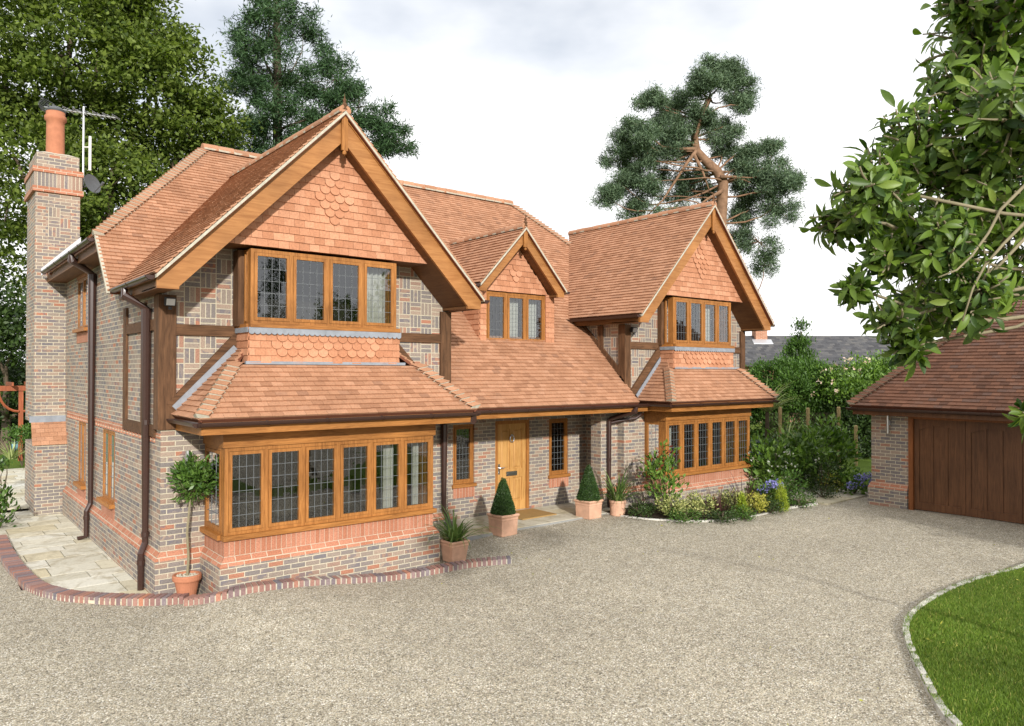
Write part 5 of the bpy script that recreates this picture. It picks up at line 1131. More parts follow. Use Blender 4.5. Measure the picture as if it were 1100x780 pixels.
mass('young_conifer', 'slim young conifer tip standing up above the hedge', 'tree', [pblob(860, 352, 3, 30, 6, (1, 1, 2.2)), pblob(860, 368, 8, 30, 22), pblob(858, 381, 13, 30, 40), pblob(858, 400, 16, 30, 40)], 40, 0.13, 0.14, 'lime' if False else 'hedge', 0.35, 0.5)
mass('rambling_rose', 'loose rambling shrub with pale pink flowers right of the hedge', 'shrub', [pblob(925, 410, 24, 27, 60), pblob(907, 418, 16, 26.5, 40), pblob(945, 403, 22, 27.5, 50), pblob(930, 430, 30, 27.5, 60), pblob(960, 412, 24, 27.5, 40), pblob(895, 405, 9, 27, 14)], 55, 0.22, 0.13, 'shrub', 0.5, 0.3)
mass('dark_yew', 'very dark evergreen filling the gap beside the garage wall', 'shrub', [pblob(920, 450, 28, 26.5, 90), pblob(925, 480, 24, 26.5, 70), pblob(945, 450, 26, 27, 60), pblob(905, 470, 24, 27, 60)], 70, 0.2, 0.11, 'dkleaf', 0.5, 0.3)
def flowers(parent, pts, size, mat, k=6, name='flowers'):
    P = np.repeat(np.array(pts), k, 0)+rng.normal(size=(len(pts)*k, 3))*size*0.4; V, F = leaf_quads(P, size, 0.85, 0.6); return np_obj(name, V, F, mat, parent)
rose = bpy.data.objects['rambling_rose']
flowers(rose, [tuple(at_d(880+rng.uniform(-12, 55), 404+rng.uniform(-18, 26), 25.6)) for _ in range(15)], 0.09, 'petalp')
# trellis fence
for i, (px, yt, yb) in enumerate([(838, 437, 500), (868, 438, 502), (901, 437, 502), (919.5, 457, 497)]):
    b = at_d(px, yb, 23.3 if i < 3 else 24); zt = at_d(px, yt, 23.3 if i < 3 else 24).z; m = MB(); z0 = gz(b.x)-0.1
    m.tube([(b.x, b.y, z0), (b.x, b.y, zt-0.03), (b.x, b.y, zt)], [0.055, 0.055, 0.035], 10)
    tag(obj('fence_post', m, 'treated'), ['round pale timber post partly hidden by sword leaves', 'round pale timber post in the middle of the trellis', 'round pale timber post at the high right end of the trellis', 'shortest round pale post next to the small lawn'][i], 'post', 'trellis posts')
m = MB(); pa, pb = at_d(826, 455, 23.3), at_d(901, 455, 23.3); dd2 = Vector((pb.x-pa.x, pb.y-pa.y, 0)); Lt = dd2.length; dd2.normalize(); z0, z1 = 0.7, 2.0
nrm_ = dd2.cross(Z)
for k in range(-14, int(Lt/0.11)+2):
    for sg_, o_ in ((1, 0.0), (-1, 0.012)):
        u0 = k*0.11; a = (u0, z0) if sg_ > 0 else (u0, z1); u1 = u0+(z1-z0); b = (u1, z1) if sg_ > 0 else (u1, z0)
        t0 = max(0, (0-a[0])/(b[0]-a[0])); t1 = min(1, (Lt-a[0])/(b[0]-a[0]))
        if t1 <= t0: continue
        q0 = (a[0]+(b[0]-a[0])*t0, a[1]+(b[1]-a[1])*t0); q1 = (a[0]+(b[0]-a[0])*t1, a[1]+(b[1]-a[1])*t1)
        p0 = Vector((pa.x, pa.y, 0))+dd2*q0[0]+Z*q0[1]+nrm_*o_; p1 = Vector((pa.x, pa.y, 0))+dd2*q1[0]+Z*q1[1]+nrm_*o_
        m.beam(p0, p1, nrm_*0.006, (p1-p0).normalized().cross(nrm_)*0.010)
tag(obj('trellis_fence', m, 'bark'), 'diamond lattice trellis strung between the round posts', 'fence')
# lower garden lawn patch behind
mb = MB(); mb.poly_holes([(17.6, 10.5), (30, 10.5), (30, 26), (17.6, 26)], [], lambda a, b: (a, b, 0.262)); struct('back_lawn', mb, 'turf')

def strap_plant(parent, c, n, length, width, mat, arch=0.8, spread=0.5, seed=1, name='leaves', stiff=0.0):
    """arching strap leaves, each a folded ribbon"""
    r = random.Random(seed); V = []; F = []; c = Vector(c)
    for i in range(n):
        a = r.uniform(0, 2*math.pi); el = r.uniform(0.45, 1.35)+stiff; el = min(el, 1.5); L_ = length*r.uniform(0.6, 1.15); w = width*r.uniform(0.7, 1.2)
        h = Vector((math.cos(a), math.sin(a), 0)); s = Vector((-math.sin(a), math.cos(a), 0)); p = c+h*r.uniform(0, spread*0.12)+s*r.uniform(-spread, spread)*0.06; k = 9; base = len(V); ang = el; step = L_/(k-1)
        for j in range(k):
            t = j/(k-1); ww = w*(0.55+0.45*math.sin(math.pi*min(1, t*1.4+0.2)))*(1-t**3) + 0.001
            nn = h*(-math.sin(ang))+Z*math.cos(ang)
            V += [tuple(p-s*ww/2+nn*ww*0.18), tuple(p), tuple(p+s*ww/2+nn*ww*0.18)]
            p = p+(h*math.cos(ang)+Z*math.sin(ang))*step; ang -= arch*(0.15+t*1.6)/k*2.2*r.uniform(0.7, 1.3)
        for j in range(k-1):
            b = base+j*3; F += [[b, b+1, b+4, b+3], [b+1, b+2, b+5, b+4]]
    return np_obj(name, np.array(V), np.array(F), mat, parent, smooth=True)
def square_pot(label, c, s, h, rot, group, mat='palterra', tier=0.8):
    """tapered square planter with a thick rim and a panel band"""
    t = thing('square_planter', label, 'planter', c, group); cx, cy, cz = c; cs, sn = math.cos(rot), math.sin(rot)
    def ring(m, w, z, rr=0.02):
        q = [(-w, -w), (w, -w), (w, w), (-w, w)]; return m.pts([(cx+x*cs-y*sn, cy+x*sn+y*cs, cz+z) for x, y in q])
    m = MB(); prof = [(s*0.44*tier/0.8, 0), (s*0.455*tier/0.8, 0.02), (s*0.45*tier/0.8, 0.035), (s*0.47, h*0.72), (s*0.485, h*0.74), (s*0.485, h*0.80), (s*0.475, h*0.82), (s*0.50, h*0.88), (s*0.53, h*0.91), (s*0.53, h*0.97), (s*0.515, h), (s*0.43, h), (s*0.42, h*0.9)]
    rg = [ring(m, w, z) for w, z in prof]
    for A, B in zip(rg, rg[1:]):
        for j in range(4): m.fi([A[j], A[(j+1) % 4], B[(j+1) % 4], B[j]])
    m.fi(rg[0][::-1]); o = obj('pot_body', m, mat, t)
    me = o.modifiers.new('soft', 'BEVEL'); me.width = 0.008; me.segments = 2; me.limit_method = 'ANGLE'
    m = MB(); rg = ring(m, s*0.42, h*0.92); m.fi(rg); obj('soil', m, 'soil', t)
    return t
def box_cone(label, c, h, r):
    t = thing('box_cone', label, 'topiary', c, 'clipped box cones'); cx, cy, cz = c; m = MB(); m.tube([(cx, cy, cz-0.05), (cx, cy, cz+h*0.5)], 0.02, 7); obj('trunk', m, 'bark', t)
    prof = lambda z: r*min(1.0, (0.80+z*2.2))*(1-z)**0.82 if z < 1 else 0
    m = MB(); m.lathe([(0.01, 0)]+[(prof(z)*0.9+0.002, z*h) for z in [i/14 for i in range(14)]]+[(0.004, h*0.98)], c, 20); obj('inner_growth', m, 'dkleaf', t)
    n = 9000; z = 1-np.sqrt(rng.random(n)); z = np.clip(z, 0, 0.995); a = rng.uniform(0, 2*np.pi, n); rr = np.array([prof(x) for x in z])*(rng.uniform(0.88, 1.04, n)+0.03*np.sin(a*5+z*17))+0.004
    P = np.stack([cx+np.cos(a)*rr, cy+np.sin(a)*rr, cz+z*h], 1); d = np.stack([np.cos(a), np.sin(a), 0.5+0*a], 1)
    V, F = leaf_quads(P, 0.028, 0.6, 0.2, d); np_obj('foliage', V, F, 'box', t)
PA = at_z(533, 578, 0.2); pa = (8.80, 11.12, gz(8.8)); square_pot('square pale terracotta planter left of the door holding a box cone', pa, 0.42, 0.40, R_(2), 'square terracotta planters')
box_cone('clipped box cone in the planter left of the front door', (pa[0], pa[1], pa[2]+0.36), 0.72, 0.235)
pb_ = (11.17, 11.22, gz(11.2)); square_pot('square pale terracotta planter right of the door holding a box cone', pb_, 0.42, 0.38, R_(4), 'square terracotta planters')
box_cone('clipped box cone in the planter right of the front door', (pb_[0], pb_[1], pb_[2]+0.34), 0.78, 0.245)
pd = (7.20, 10.42, gz(7.2)); square_pot('square terracotta planter of strap leaves at the end of the brick kerb', pd, 0.36, 0.36, R_(2), 'square terracotta planters', tier=0.7)
t = thing('strap_leaf_plant', 'green arching strap leaves spilling from the planter by the kerb', 'plant', (pd[0], pd[1], pd[2]+0.34), 'potted strap leaf plants'); strap_plant(t, (pd[0], pd[1], pd[2]+0.33), 70, 0.85, 0.035, 'strap', 1.25, 1.0, 3)
pc = (11.80, 10.98, gz(11.8)); t = thing('round_pot', 'round terracotta pot of strap leaves right of the door by the downpipe', 'pot', pc)
m = MB(); m.lathe([(0.001, 0), (0.155, 0), (0.165, 0.03), (0.158, 0.04), (0.168, 0.27), (0.18, 0.28), (0.18, 0.32), (0.165, 0.33), (0.15, 0.33), (0.14, 0.29), (0.001, 0.29)], pc, 24); obj('pot_body', m, 'palterra', t, smooth=False)
m = MB(); m.lathe([(0.141, 0.295), (0.001, 0.30)], pc, 16); obj('soil', m, 'soil', t)
t = thing('strap_leaf_plant', 'green strap leaves in the round pot beside the red tipped shrub', 'plant', (pc[0], pc[1], pc[2]+0.3), 'potted strap leaf plants'); strap_plant(t, (pc[0], pc[1], pc[2]+0.3), 70, 0.95, 0.035, 'strap', 1.05, 1.0, 6)
# bay tree
pt = (3.14, 11.24, 0.06); t = thing('terracotta_pot', 'round terracotta pot behind the kerb holding the bay tree', 'pot', pt)
m = MB(); m.lathe([(0.001, 0), (0.125, 0), (0.162, 0.20), (0.166, 0.215), (0.187, 0.22), (0.195, 0.24), (0.195, 0.29), (0.187, 0.305), (0.165, 0.305), (0.158, 0.26), (0.001, 0.25)], pt, 28); obj('pot_body', m, 'terra', t)
m = MB(); r = random.Random(2); m.lathe([(0.158, 0.265), (0.001, 0.27)], pt, 16)
for _ in range(120): a = r.uniform(0, 6.28); d = 0.16*math.sqrt(r.random()); k = r.uniform(.012, .02); m.lathe([(0.001, -k*.5), (k, 0), (0.001, k*.7)], (pt[0]+d*math.cos(a), pt[1]+d*math.sin(a), pt[2]+0.275), 5)
obj('pebbles', m, 'mortar', t)
t = thing('bay_tree', 'standard bay tree with a ball of leaves on a thin bare stem', 'topiary', (pt[0], pt[1], 0.28)); m = MB()
m.tube([(pt[0], pt[1], 0.26), (pt[0]+0.02, pt[1], 0.6), (pt[0]-0.005, pt[1]-.01, 0.95), (pt[0]+0.03, pt[1], 1.35), (pt[0]+0.05, pt[1], 1.62)], [0.022, 0.018, 0.018, 0.015, 0.012], 8)
bc = np.array((pt[0]+0.10, pt[1]-0.02, 1.72))
for _ in range(26): limb(m, (pt[0]+0.045, pt[1], 1.48), Vector(bc+rand_dirs(1)[0]*0.27), 0.008, 0.003, 0.2, 4)
obj('trunk', m, 'palebark', t)
cs = clumps([(bc, (0.28, 0.28, 0.27), 150)], shell=0.3); crown('crown', t, cs, 15, 0.045, 0.085, 'bay', 0.36, 0.3, 1.0, outward=bc-np.array((0, 0, .15)))

# planting bed -------------------------------------------------------------------
def bush(name, label, px, py, z, w, h, nc, nl, size, mat, aspect=0.5, spread=0.07, up=0.4, group=None, shell=0.35, cat='shrub', lift=0.0, mat2=None):
    c = at_z(px, py, z); r = w/2; b = (c.x, c.y, z)
    t = thing(name, label, cat, b, group); m = MB(); bl = [((c.x, c.y, z+lift+(h-lift)*0.52), (r, r, (h-lift)*0.5), nc)]
    for _ in range(9): limb(m, b, Vector(np.array(bl[0][0])+rand_dirs(1, 0.4)[0]*np.array(bl[0][1])*0.8), 0.012, 0.005, 0.15, 5)
    obj('stems', m, 'bark', t); cs = clumps(bl, shell=shell); crown('foliage', t, cs, nl, spread, size, mat, aspect, up, 0.8, outward=(c.x, c.y, z))
    if mat2: top = cs[cs[:, 2] > np.quantile(cs[:, 2], 0.9)]; crown('young_shoots', t, top, 4, spread, size, mat2, aspect, up, 0.8)
    return t, c
bush('photinia', 'glossy upright shrub with dark red young shoots beside the bay window', 712, 552, 0.25, 0.85, 1.40, 75, 10, 0.115, 'shrub', 0.45, 0.08, mat2='redleaf')
bush('variegated_shrub', 'low cream and green variegated shrub in front of the red tipped shrub', 722, 556, 0.25, 0.62, 0.46, 70, 12, 0.06, 'varieg', 0.5, 0.05, group='low shrubs in the bed')
bush('variegated_shrub', 'low cream and green variegated shrub below the bay window middle', 750, 555, 0.25, 0.70, 0.46, 70, 12, 0.06, 'varieg', 0.5, 0.05, group='low shrubs in the bed')
for i, (px, py, w_, h_, lb) in enumerate([(690, 555, 0.6, 0.25, 'dark green mat of ground cover beneath the red tipped shrub'), (735, 559, 0.75, 0.18, 'dark green mat of ground cover at the front below the variegated shrubs'), (776, 559, 0.6, 0.18, 'dark green mat of ground cover before the first bronze plant'), (800, 557, 0.5, 0.22, 'dark green mat of ground cover below the yellow conifer'), (828, 551, 0.5, 0.28, 'dark green mat of ground cover below the blue flowers'), (858, 544, 0.7, 0.26, 'dark green mat of ground cover at the path end of the bed'), (884, 535, 0.8, 0.28, 'dark green mat of ground cover alongside the garden path')]):
    bush('ground_cover', lb, px, py, 0.25, w_, h_, 50, 16, 0.045, 'hedge' if i % 2 else 'dkleaf', 0.5, 0.05, group='ground cover mats', cat='plant')
for lb, px, py, ln, sd_ in (('smaller bronze sword leaved plant before the bay window', 770, 553, 0.55, 11), ('larger bronze sword leaved plant at the right end of the bay window', 798, 548, 0.85, 12)):
    c = at_z(px, py, 0.25); t = thing('bronze_flax', lb, 'plant', (c.x, c.y, 0.25), 'bronze sword leaved plants'); strap_plant(t, (c.x, c.y, 0.25), 34, ln, 0.04, 'bronze', 0.35, 1.0, sd_, stiff=0.15)
for lb, px, py, h_ in (('small lime green feathery conifer among the yellow shrubs', 797, 555, 0.5), ('taller lime green feathery conifer right of the blue flowers', 839, 549, 0.68)):
    c = at_z(px, py, 0.25); t = thing('dwarf_conifer', lb, 'shrub', (c.x, c.y, 0.25), 'lime dwarf conifers'); m = MB(); m.tube([(c.x, c.y, 0.2), (c.x, c.y, 0.25+h_*0.8)], [0.015, 0.004], 6); obj('trunk', m, 'bark', t)
    n = 1800; z = 1-np.sqrt(rng.random(n)); a = rng.uniform(0, 6.28, n); rr = (1-z)**0.8*h_*0.24*rng.uniform(0.4, 1.1, n); P = np.stack([c.x+np.cos(a)*rr, c.y+np.sin(a)*rr, 0.25+z*h_], 1)
    V, F = leaf_quads(P, 0.07, 0.18, 0.0, np.stack([np.cos(a)*0.5, np.sin(a)*0.5, 1+0*a], 1)); np_obj('foliage', V, F, 'lime', t)
bush('yellow_shrub', 'low yellow leaved shrub right of the lime conifer', 812, 551, 0.25, 0.5, 0.38, 50, 14, 0.05, 'yellowleaf', 0.5, 0.05)
bush('grey_shrub', 'mixed green low shrub behind the lime conifer', 788, 549, 0.25, 0.7, 0.42, 60, 12, 0.06, 'varieg', 0.5, 0.06)
def hydrangea(label, px, py, w_, h_, heads):
    t, c = bush('hydrangea', label, px, py, 0.25, w_, h_, 60, 9, 0.11, 'shrub', 0.6, 0.07, group='blue hydrangeas')
    pts = []
    for dx, dz in heads:
        hc = np.array((c.x, c.y, 0.25))+np.array(e1)*dx-np.array(e2)*w_*0.35+np.array((0, 0, dz)); d = rand_dirs(70); pts.append(hc+d*np.array((0.11, 0.11, 0.085)))
    P = np.concatenate(pts); V, F = leaf_quads(P, 0.05, 0.95, 0.3); np_obj('flower_heads', V, F, 'petalb', t)
hydrangea('blue hydrangea beside the yellow shrub near the bay corner', 822, 543, 0.7, 0.5, [(0.02, 0.5), (0.2, 0.52), (-0.15, 0.40)])
hydrangea('blue hydrangea between the path and the small lawn', 918, 530, 0.8, 0.48, [(0.0, 0.42), (0.22, 0.46), (0.36, 0.34), (0.10, 0.30), (-0.2, 0.25)])
def flowering(label, px, py, z, w_, h_, nc, nfl, seed):
    t, c = bush('flowering_shrub', label, px, py, z, w_, h_, nc, 11, 0.15, 'shrub', 0.48, 0.11, group='big glossy shrubs', shell=0.3)
    if nfl:
        d = rand_dirs(nfl*3); d = d[(d@np.array(e2) < 0.1) & (d[:, 2] < 0.55)][:nfl]; P = np.array((c.x, c.y, z+h_*0.5))+d*np.array((w_/2, w_/2, h_*0.5))*0.98; flowers(t, P, 0.07, 'petalw', 4)
flowering('big glossy shrub with small white flowers beside the bay window', 826, 528, 0.25, 1.25, 1.35, 130, 60, 1)
flowering('big glossy shrub with scattered white flowers in the middle of the bed', 858, 524, 0.25, 1.3, 1.45, 140, 28, 2)
flowering('tallest rounded glossy shrub nearest the trellis', 888, 517, 0.25, 1.5, 1.75, 170, 0, 3)
bush('dark_shrub', 'dark low shrub in front of the tallest glossy shrub', 885, 528, 0.25, 1.1, 0.75, 90, 12, 0.07, 'dkleaf', 0.5, 0.07)
bush('dark_shrub', 'dark low shrub in front of the flowering shrubs', 846, 536, 0.25, 0.9, 0.62, 80, 12, 0.07, 'hedge', 0.5, 0.06)
bush('golden_shrub', 'small golden green shrub before the dark shrub near the path', 893, 528, 0.25, 0.6, 0.42, 50, 12, 0.06, 'yellowleaf', 0.45, 0.05)
c = at_d(824, 440, 20.6); t = thing('cabbage_palm', 'palm like plant with pale arching sword leaves behind the bay', 'plant', (c.x, c.y, 0.25)); m = MB(); m.tube([(c.x, c.y, 0.2), (c.x, c.y, c.z)], [0.07, 0.05], 9); obj('trunk', m, 'bark', t); strap_plant(t, (c.x, c.y, c.z-0.05), 90, 1.15, 0.06, 'cord', 0.75, 1.0, 21)
c = at_d(846, 478, 22.5); t = thing('cabbage_palm', 'smaller plant of pale upright sword leaves before the trellis', 'plant', (c.x, c.y, 0.25)); strap_plant(t, (c.x, c.y, c.z), 36, 0.9, 0.045, 'cord', 0.4, 1.0, 22, stiff=0.2); m = MB(); m.tube([(c.x, c.y, 0.2), (c.x, c.y, c.z)], [0.06, 0.05], 9); obj('trunk', m, 'bark', t)
# a few shed leaves on the lawn and drive
P = rng.uniform((6.0, 1.5), (16.0, 10.5), (420, 2)); inl = in_poly(P, LPOLY); P = P[inl | (rng.random(420) < 0.22)]; Z0 = np.array([gz(x, y) for x, y in P])+np.where(in_poly(P, LPOLY), 0.075, 0.02)
V, F = leaf_quads(np.column_stack([P, Z0]), 0.045, 0.5, 2.5); o = np_obj('fallen_leaves', V, F, 'yellowleaf'); o['kind'] = 'stuff'; o['label'] = 'scattered small yellow leaves on the lawn and drive'
# garden table and chairs glimpsed through the shrubs
c = at_d(828, 480, 21.0); tx, ty = c.x, c.y; tb = thing('garden_table', 'blue grey garden table glimpsed behind the flowering shrubs', 'table', (tx, ty, 0.26))
m = MB(); m.box(tx-0.75, tx+0.75, ty-0.45, ty+0.45, 0.97, 1.0); obj('tabletop', m, 'bluegrey', tb)
for sx in (-0.66, 0.66):
    for sy in (-0.38, 0.38): m = MB(); m.box(tx+sx-0.03, tx+sx+0.03, ty+sy-0.03, ty+sy+0.03, 0.26, 0.97); obj('leg', m, 'bluegrey', tb)
def chair(label, px, py, dep, rot):
    c = at_d(px, py, dep); t = thing('garden_chair', label, 'chair', (c.x, c.y, 0.26), 'blue grey garden chairs'); Rm = Matrix.Rotation(rot, 3, 'Z')
    def put(name, boxes):
        m = MB()
        for b in boxes: m.box(*b)
        m.v = [tuple(Rm@Vector(p)+Vector((c.x, c.y, 0.26))) for p in m.v]; return obj(name, m, 'bluegrey', t)
    put('seat', [(-0.24, 0.24, -0.22, 0.22, 0.43, 0.46)]); put('backrest', [(-0.24, 0.24, 0.20, 0.23, 0.62, 1.02), (-0.24, -0.20, 0.195, 0.225, 0.46, 0.62), (0.20, 0.24, 0.195, 0.225, 0.46, 0.62)])
    for sx in (-0.22, 0.22):
        for sy in (-0.2, 0.2): put('leg', [(sx-0.018, sx+0.018, sy-0.018, sy+0.018, 0, 0.43)])
chair('blue grey garden chair at the right of the garden table', 843, 475, 21.6, R_(40)); chair('blue grey garden chair just behind the bay window corner', 815, 475, 21.6, R_(-20)); chair('blue grey garden chair farthest right before the trellis', 861, 478, 22.2, R_(80))
# far left: pergola, pots and borders
c0 = at_d(22, 470, 27); pg = thing('pergola', 'red stained timber pergola with curved braces at the far left', 'pergola', (c0.x, c0.y, 0)); z_t = at_d(22, 415, 27).z
ux = Vector((1, 0, 0))
for i, dx in enumerate((0.0, -2.4)): m = MB(); m.box(c0.x+dx-0.07, c0.x+dx+0.07, c0.y-0.07, c0.y+0.07, 0, z_t); obj('post', m, 'redwood', pg)
m = MB(); m.box(c0.x-3.4, c0.x+1.2, c0.y-0.12, c0.y-0.07, z_t-0.16, z_t+0.02); m.box(c0.x-3.4, c0.x+1.2, c0.y+0.07, c0.y+0.12, z_t-0.16, z_t+0.02); obj('beam', m, 'redwood', pg)
for i in range(8):
    x = c0.x-3.2+i*0.58; m = MB(); m.box(x-0.025, x+0.025, c0.y-0.6, c0.y+1.6, z_t+0.022, z_t+0.15); obj('rafter', m, 'redwood', pg)
for s_ in (-1, 1):
    m = MB(); m.tube([(c0.x+s_*(0.06+0.62*math.sin(t)), c0.y-0.095, z_t-0.9+0.76*(1-math.cos(t))) for t in [i*math.pi/2/6 for i in range(7)]], 0.045, 6); obj('brace', m, 'redwood', pg)
def px_bush(name, label, px, py, dep, w_, h_, nc, nl, size, mat, **k):
    c = at_d(px, py, dep); p = (c.x, c.y, max(0.0, gz(c.x))); t = thing(name, label, 'shrub', p); bl = [((c.x, c.y, c.z), (w_/2, w_/2, h_/2), nc)]; m = MB()
    for _ in range(7): limb(m, p, Vector(np.array(bl[0][0])+rand_dirs(1)[0]*np.array(bl[0][1])*0.7), 0.012, 0.005, 0.15, 5)
    obj('stems', m, 'bark', t); crown('foliage', t, clumps(bl, shell=0.3), nl, k.get('spread', 0.08), size, mat, 0.45, 0.3, 0.8, outward=p); return t
px_bush('border_shrub', 'green leafy shrub in the border below the pergola', 24, 468, 25.5, 1.1, 0.7, 60, 14, 0.10, 'hedge'); 
c = at_d(13, 472, 25); t = thing('sword_plant', 'grey green sword leaved plant left of the blue pot', 'plant', (c.x, c.y, 0)); strap_plant(t, (c.x, c.y, 0.3), 40, 0.8, 0.05, 'cord', 0.4, 1, 31, stiff=.1)
c = at_z(15, 484, 0); t = thing('blue_pot', 'round blue glazed pot on the edge of the far left lawn', 'pot', (c.x, c.y, 0)); m = MB(); m.lathe([(0.001, 0), (0.18, 0), (0.27, 0.12), (0.29, 0.26), (0.26, 0.33), (0.28, 0.36), (0.25, 0.36), (0.23, 0.30), (0.001, 0.30)], (c.x, c.y, 0), 20); obj('pot_body', m, 'glaze', t, smooth=True); m = MB(); m.lathe([(0.235, 0.31), (0.001, 0.33)], (c.x, c.y, 0), 14); obj('soil', m, 'soil', t)
c = at_z(6, 482, 0); t = thing('clay_pot', 'small pale clay pot beside the blue glazed pot', 'pot', (c.x, c.y, 0)); m = MB(); m.lathe([(0.001, 0), (0.15, 0), (0.20, 0.26), (0.23, 0.27), (0.23, 0.33), (0.19, 0.33), (0.001, 0.30)], (c.x, c.y, 0), 18); obj('pot_body', m, 'palterra', t)
px_bush('edge_plant', 'light green leafy plant at the left picture edge by the kerb', -2, 545, 15.2, 0.55, 1.15, 55, 8, 0.12, 'bay', spread=0.07)
px_bush('edge_plant', 'pale leafy tuft on the patio at the left picture edge', -1, 500, 19, 0.5, 0.4, 25, 8, 0.12, 'bay', spread=0.07)
for o in bpy.data.objects:
    if o.name.startswith('edge_plant') and o.type == 'EMPTY': o['group'] = 'leafy plants at the left edge'
mass('garden_border', 'mixed dark green border behind the far left lawn', 'hedge', [pblob(-20, 440, 40, 33, 60), pblob(30, 445, 40, 34, 60), pblob(-10, 470, 30, 32, 40), pblob(60, 450, 40, 34, 40)], 70, 0.25, 0.16, 'hedge')
# back hedge line closing the view beyond the garden
def far_row(name, label, px0, px1, D, ztop, n, mat):
    bl = []
    for i in range(n):
        x = px0+(px1-px0)*(i+0.5)/n; c = at_d(x, 401, D); h = ztop*rng.uniform(0.8, 1.15); bl.append(((c.x, c.y, h*0.5), (D*abs(px1-px0)/n/803*0.75, 2.0, h*0.5), 90))
    cs = clumps(bl, shell=0.4); o = crown(name, None, cs, 40, 0.4, 0.3, mat, 0.5, 0.4); o['kind'] = 'stuff'; o['label'] = label
far_row('distant_greenery', 'far mass of dark shrubbery beyond the back garden', -150, 330, 52, 4.5, 9, 'dkleaf'); far_row('distant_shrubbery', 'far mass of shrubbery beyond the neighbouring house', 780, 1500, 62, 3.6, 9, 'broad')

# ------------------------------------------------------------------ overhanging magnolia on the right
mg = thing('magnolia_tree', 'broad leaved tree leaning in from the right with large glossy leaves', 'tree', (9.3, 0.6, 0.1)); DM = 3.4
tm = MB(); fork = Vector((5.6, 0.2, 4.2)); tm.tube([(9.3, 0.6, 0), (9.1, 0.6, 0.9), (8.2, 0.5, 2.4), (6.8, 0.35, 3.5), fork], [0.085, 0.05, 0.032, 0.024, 0.02], 10)
BL = [(1190, 110, 62, 24), (1200, 235, 56, 18), (1265, 170, 66, 22), (1330, 90, 60, 16), (1065, 40, 78, 51), (1045, 95, 56, 56), (1085, 130, 72, 54), (985, 160, 58, 48), (1040, 195, 66, 54), (935, 200, 44, 26), (910, 235, 40, 24), (965, 235, 52, 33), (1010, 265, 56, 45), (1075, 235, 62, 48), (955, 275, 36, 19), (1000, 330, 44, 33), (960, 345, 30, 14), (1040, 320, 46, 30), (975, 372, 20, 9), (1080, 300, 44, 24), (1130, 60, 80, 39), (1140, 180, 80, 39), (1035, 8, 30, 18), (1105, -25, 70, 30), (920, 310, 22, 8), (1105, 445, 12, 4)]
tips = []
for px, py, r, n in BL:
    n = int(n*1.7)
    dep = DM+random.uniform(-0.4, 0.4); c = at_d(px, py, dep); limb(tm, fork, c, 0.015, 0.006, 0.3, 8); rr = r*dep/803
    for k in range(n):
        d = Vector(rand_dirs(1)[0]); q = c+d*rr*random.uniform(0.35, 1.0); tips.append((q, (q-c).normalized())); limb(tm, c, q, 0.008, 0.003, 0.25, 5)
for pth, r in (([(1190, 180), (1140, 208), (1105, 235), (1078, 262), (1058, 285), (1045, 310), (1034, 345)], 0.009), ([(1160, 170), (1110, 190), (1075, 225), (1062, 250), (1044, 275), (1028, 290), (1008, 298)], 0.008)):
    tm.tube([at_d(x, y, 3.0) for x, y in pth], [r*(1-0.65*i/6) for i in range(7)], 8)
obj('trunk', tm, 'palebark', mg, smooth=True)
V = []; F = []
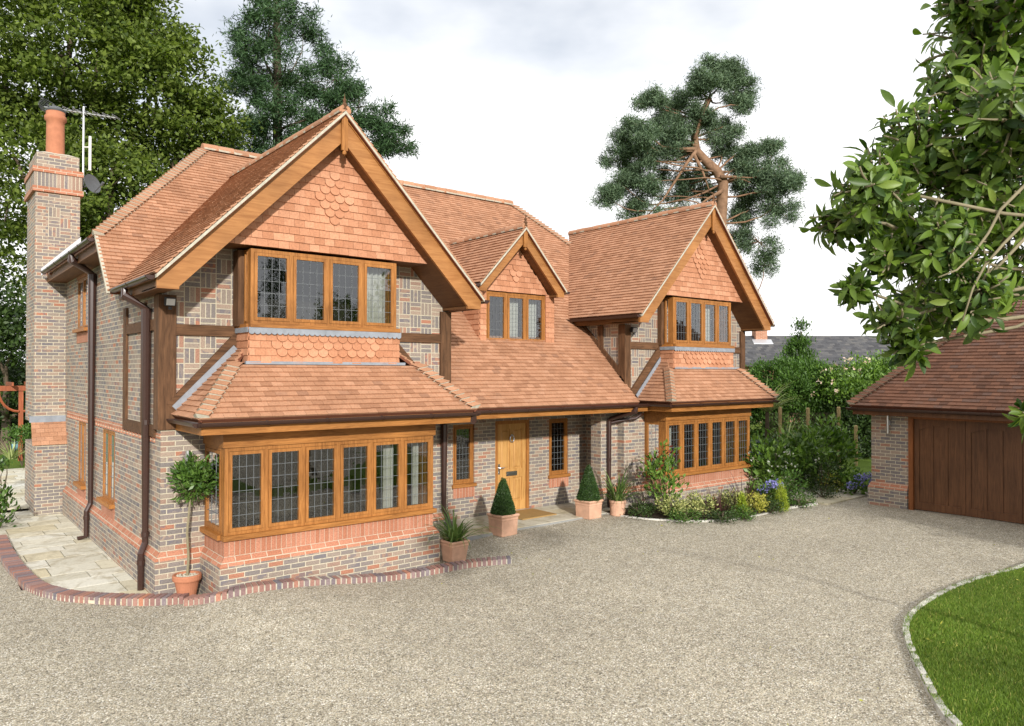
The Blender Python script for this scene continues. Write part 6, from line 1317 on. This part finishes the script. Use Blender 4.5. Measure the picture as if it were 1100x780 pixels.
for q, d in tips:
    ax = (d+Vector((-0.25, -0.15, 0.1))).normalized(); n = random.randint(6, 9); s = ax.orthogonal().normalized(); b = ax.cross(s); ph = random.uniform(0, 6.28)
    for i in range(n):
        a = ph+i*2.4; tilt = random.uniform(0.3, 1.6); ld_ = (ax*math.cos(tilt)+(s*math.cos(a)+b*math.sin(a))*math.sin(tilt)).normalized(); p = q-ax*random.uniform(0, 0.11)
        L_ = random.uniform(0.045, 0.092); W_ = L_*random.uniform(0.32, 0.42); sd_ = ld_.cross(ax); sd_ = sd_.normalized() if sd_.length > 1e-3 else s; nn = sd_.cross(ld_).normalized()
        droop = random.uniform(0.05, 0.75); i0 = len(V); p = p+ld_*0.012
        for t_, wv in ((0, 0.06), (0.22, 0.62), (0.48, 0.98), (0.72, 0.88), (0.90, 0.45), (1.0, 0.02)):
            c = p+ld_*L_*t_-nn*L_*droop*t_*t_; cu = 0.20*W_*wv
            V += [tuple(c-sd_*W_/2*wv+nn*cu), tuple(c), tuple(c+sd_*W_/2*wv+nn*cu)]
        for j in range(5): k = i0+j*3; F += [[k, k+1, k+4, k+3], [k+1, k+2, k+5, k+4]]
np_obj('crown', np.array(V), np.array(F), 'magnolia', mg, smooth=True)

# ------------------------------------------------------------------ trees outside the frame that shade the drive and show in the panes
def simple_tree(label, x, y, h, r, nc, nleaf=55, cb=0.3, mat='broad', name='garden_tree'):
    bl = [((x+r*0.5*math.cos(k*1.26), y+r*0.5*math.sin(k*1.26), h*(cb+(1-cb)*(0.3+0.12*(k % 3)))), (r*0.6, r*0.6, h*(1-cb)*0.33), nc) for k in range(5)]+[((x, y, h*0.8), (r*0.6, r*0.6, h*0.2), nc)]
    broad_tree(name, label, (x, y, gz(x)-0.05), h, bl, nleaf, 0.32, 0.24, mat, 0.18, 'trees around the drive')
if 0: simple_tree('garden tree beside the drive shading the lawn', 4.6, -9.5, 6.4, 2.6, 13, cb=0.35)
simple_tree('unseen garden tree added on the lawn to shade the garage', 15.1, -0.9, 8.2, 2.5, 60, cb=0.2)  # out-of-view tree added so its crown shades the garage front and roof
simple_tree('broad tree far across the drive opposite the house', 26, -30, 8.6, 4, 60, 60, 0.15)
simple_tree('broad tree far across the drive beside the road', 34, -29, 11.5, 5, 70, 60, 0.15)
simple_tree('broad tree far across the drive near the gate', 14, -34, 5.5, 4, 50, 60, 0.15)
pine('reflected_conifer', 'tapering conifer far across the drive, mirrored in the upper panes', [(0, 0)]*2, 1, [], 'pine', 'bark', 1, 1, 1) if False else None
t = thing('spruce', 'tapering spruce far across the drive', 'tree', (20.3, -30, 0)); m = MB(); m.tube([(20.3, -30, 0), (20.3, -30, 12.5)], [0.22, 0.03], 8); obj('trunk', m, 'bark', t)
cs = np.array([(20.3+(1-z)*2.3*math.cos(a)*k, -30+(1-z)*2.3*math.sin(a)*k, 1+z*11.6) for z, a, k in zip(1-np.sqrt(rng.random(260)), rng.uniform(0, 6.28, 260), rng.uniform(0.3, 1, 260))]); crown('crown', t, cs, 40, 0.25, 0.3, 'pine', 0.2, 0.5)
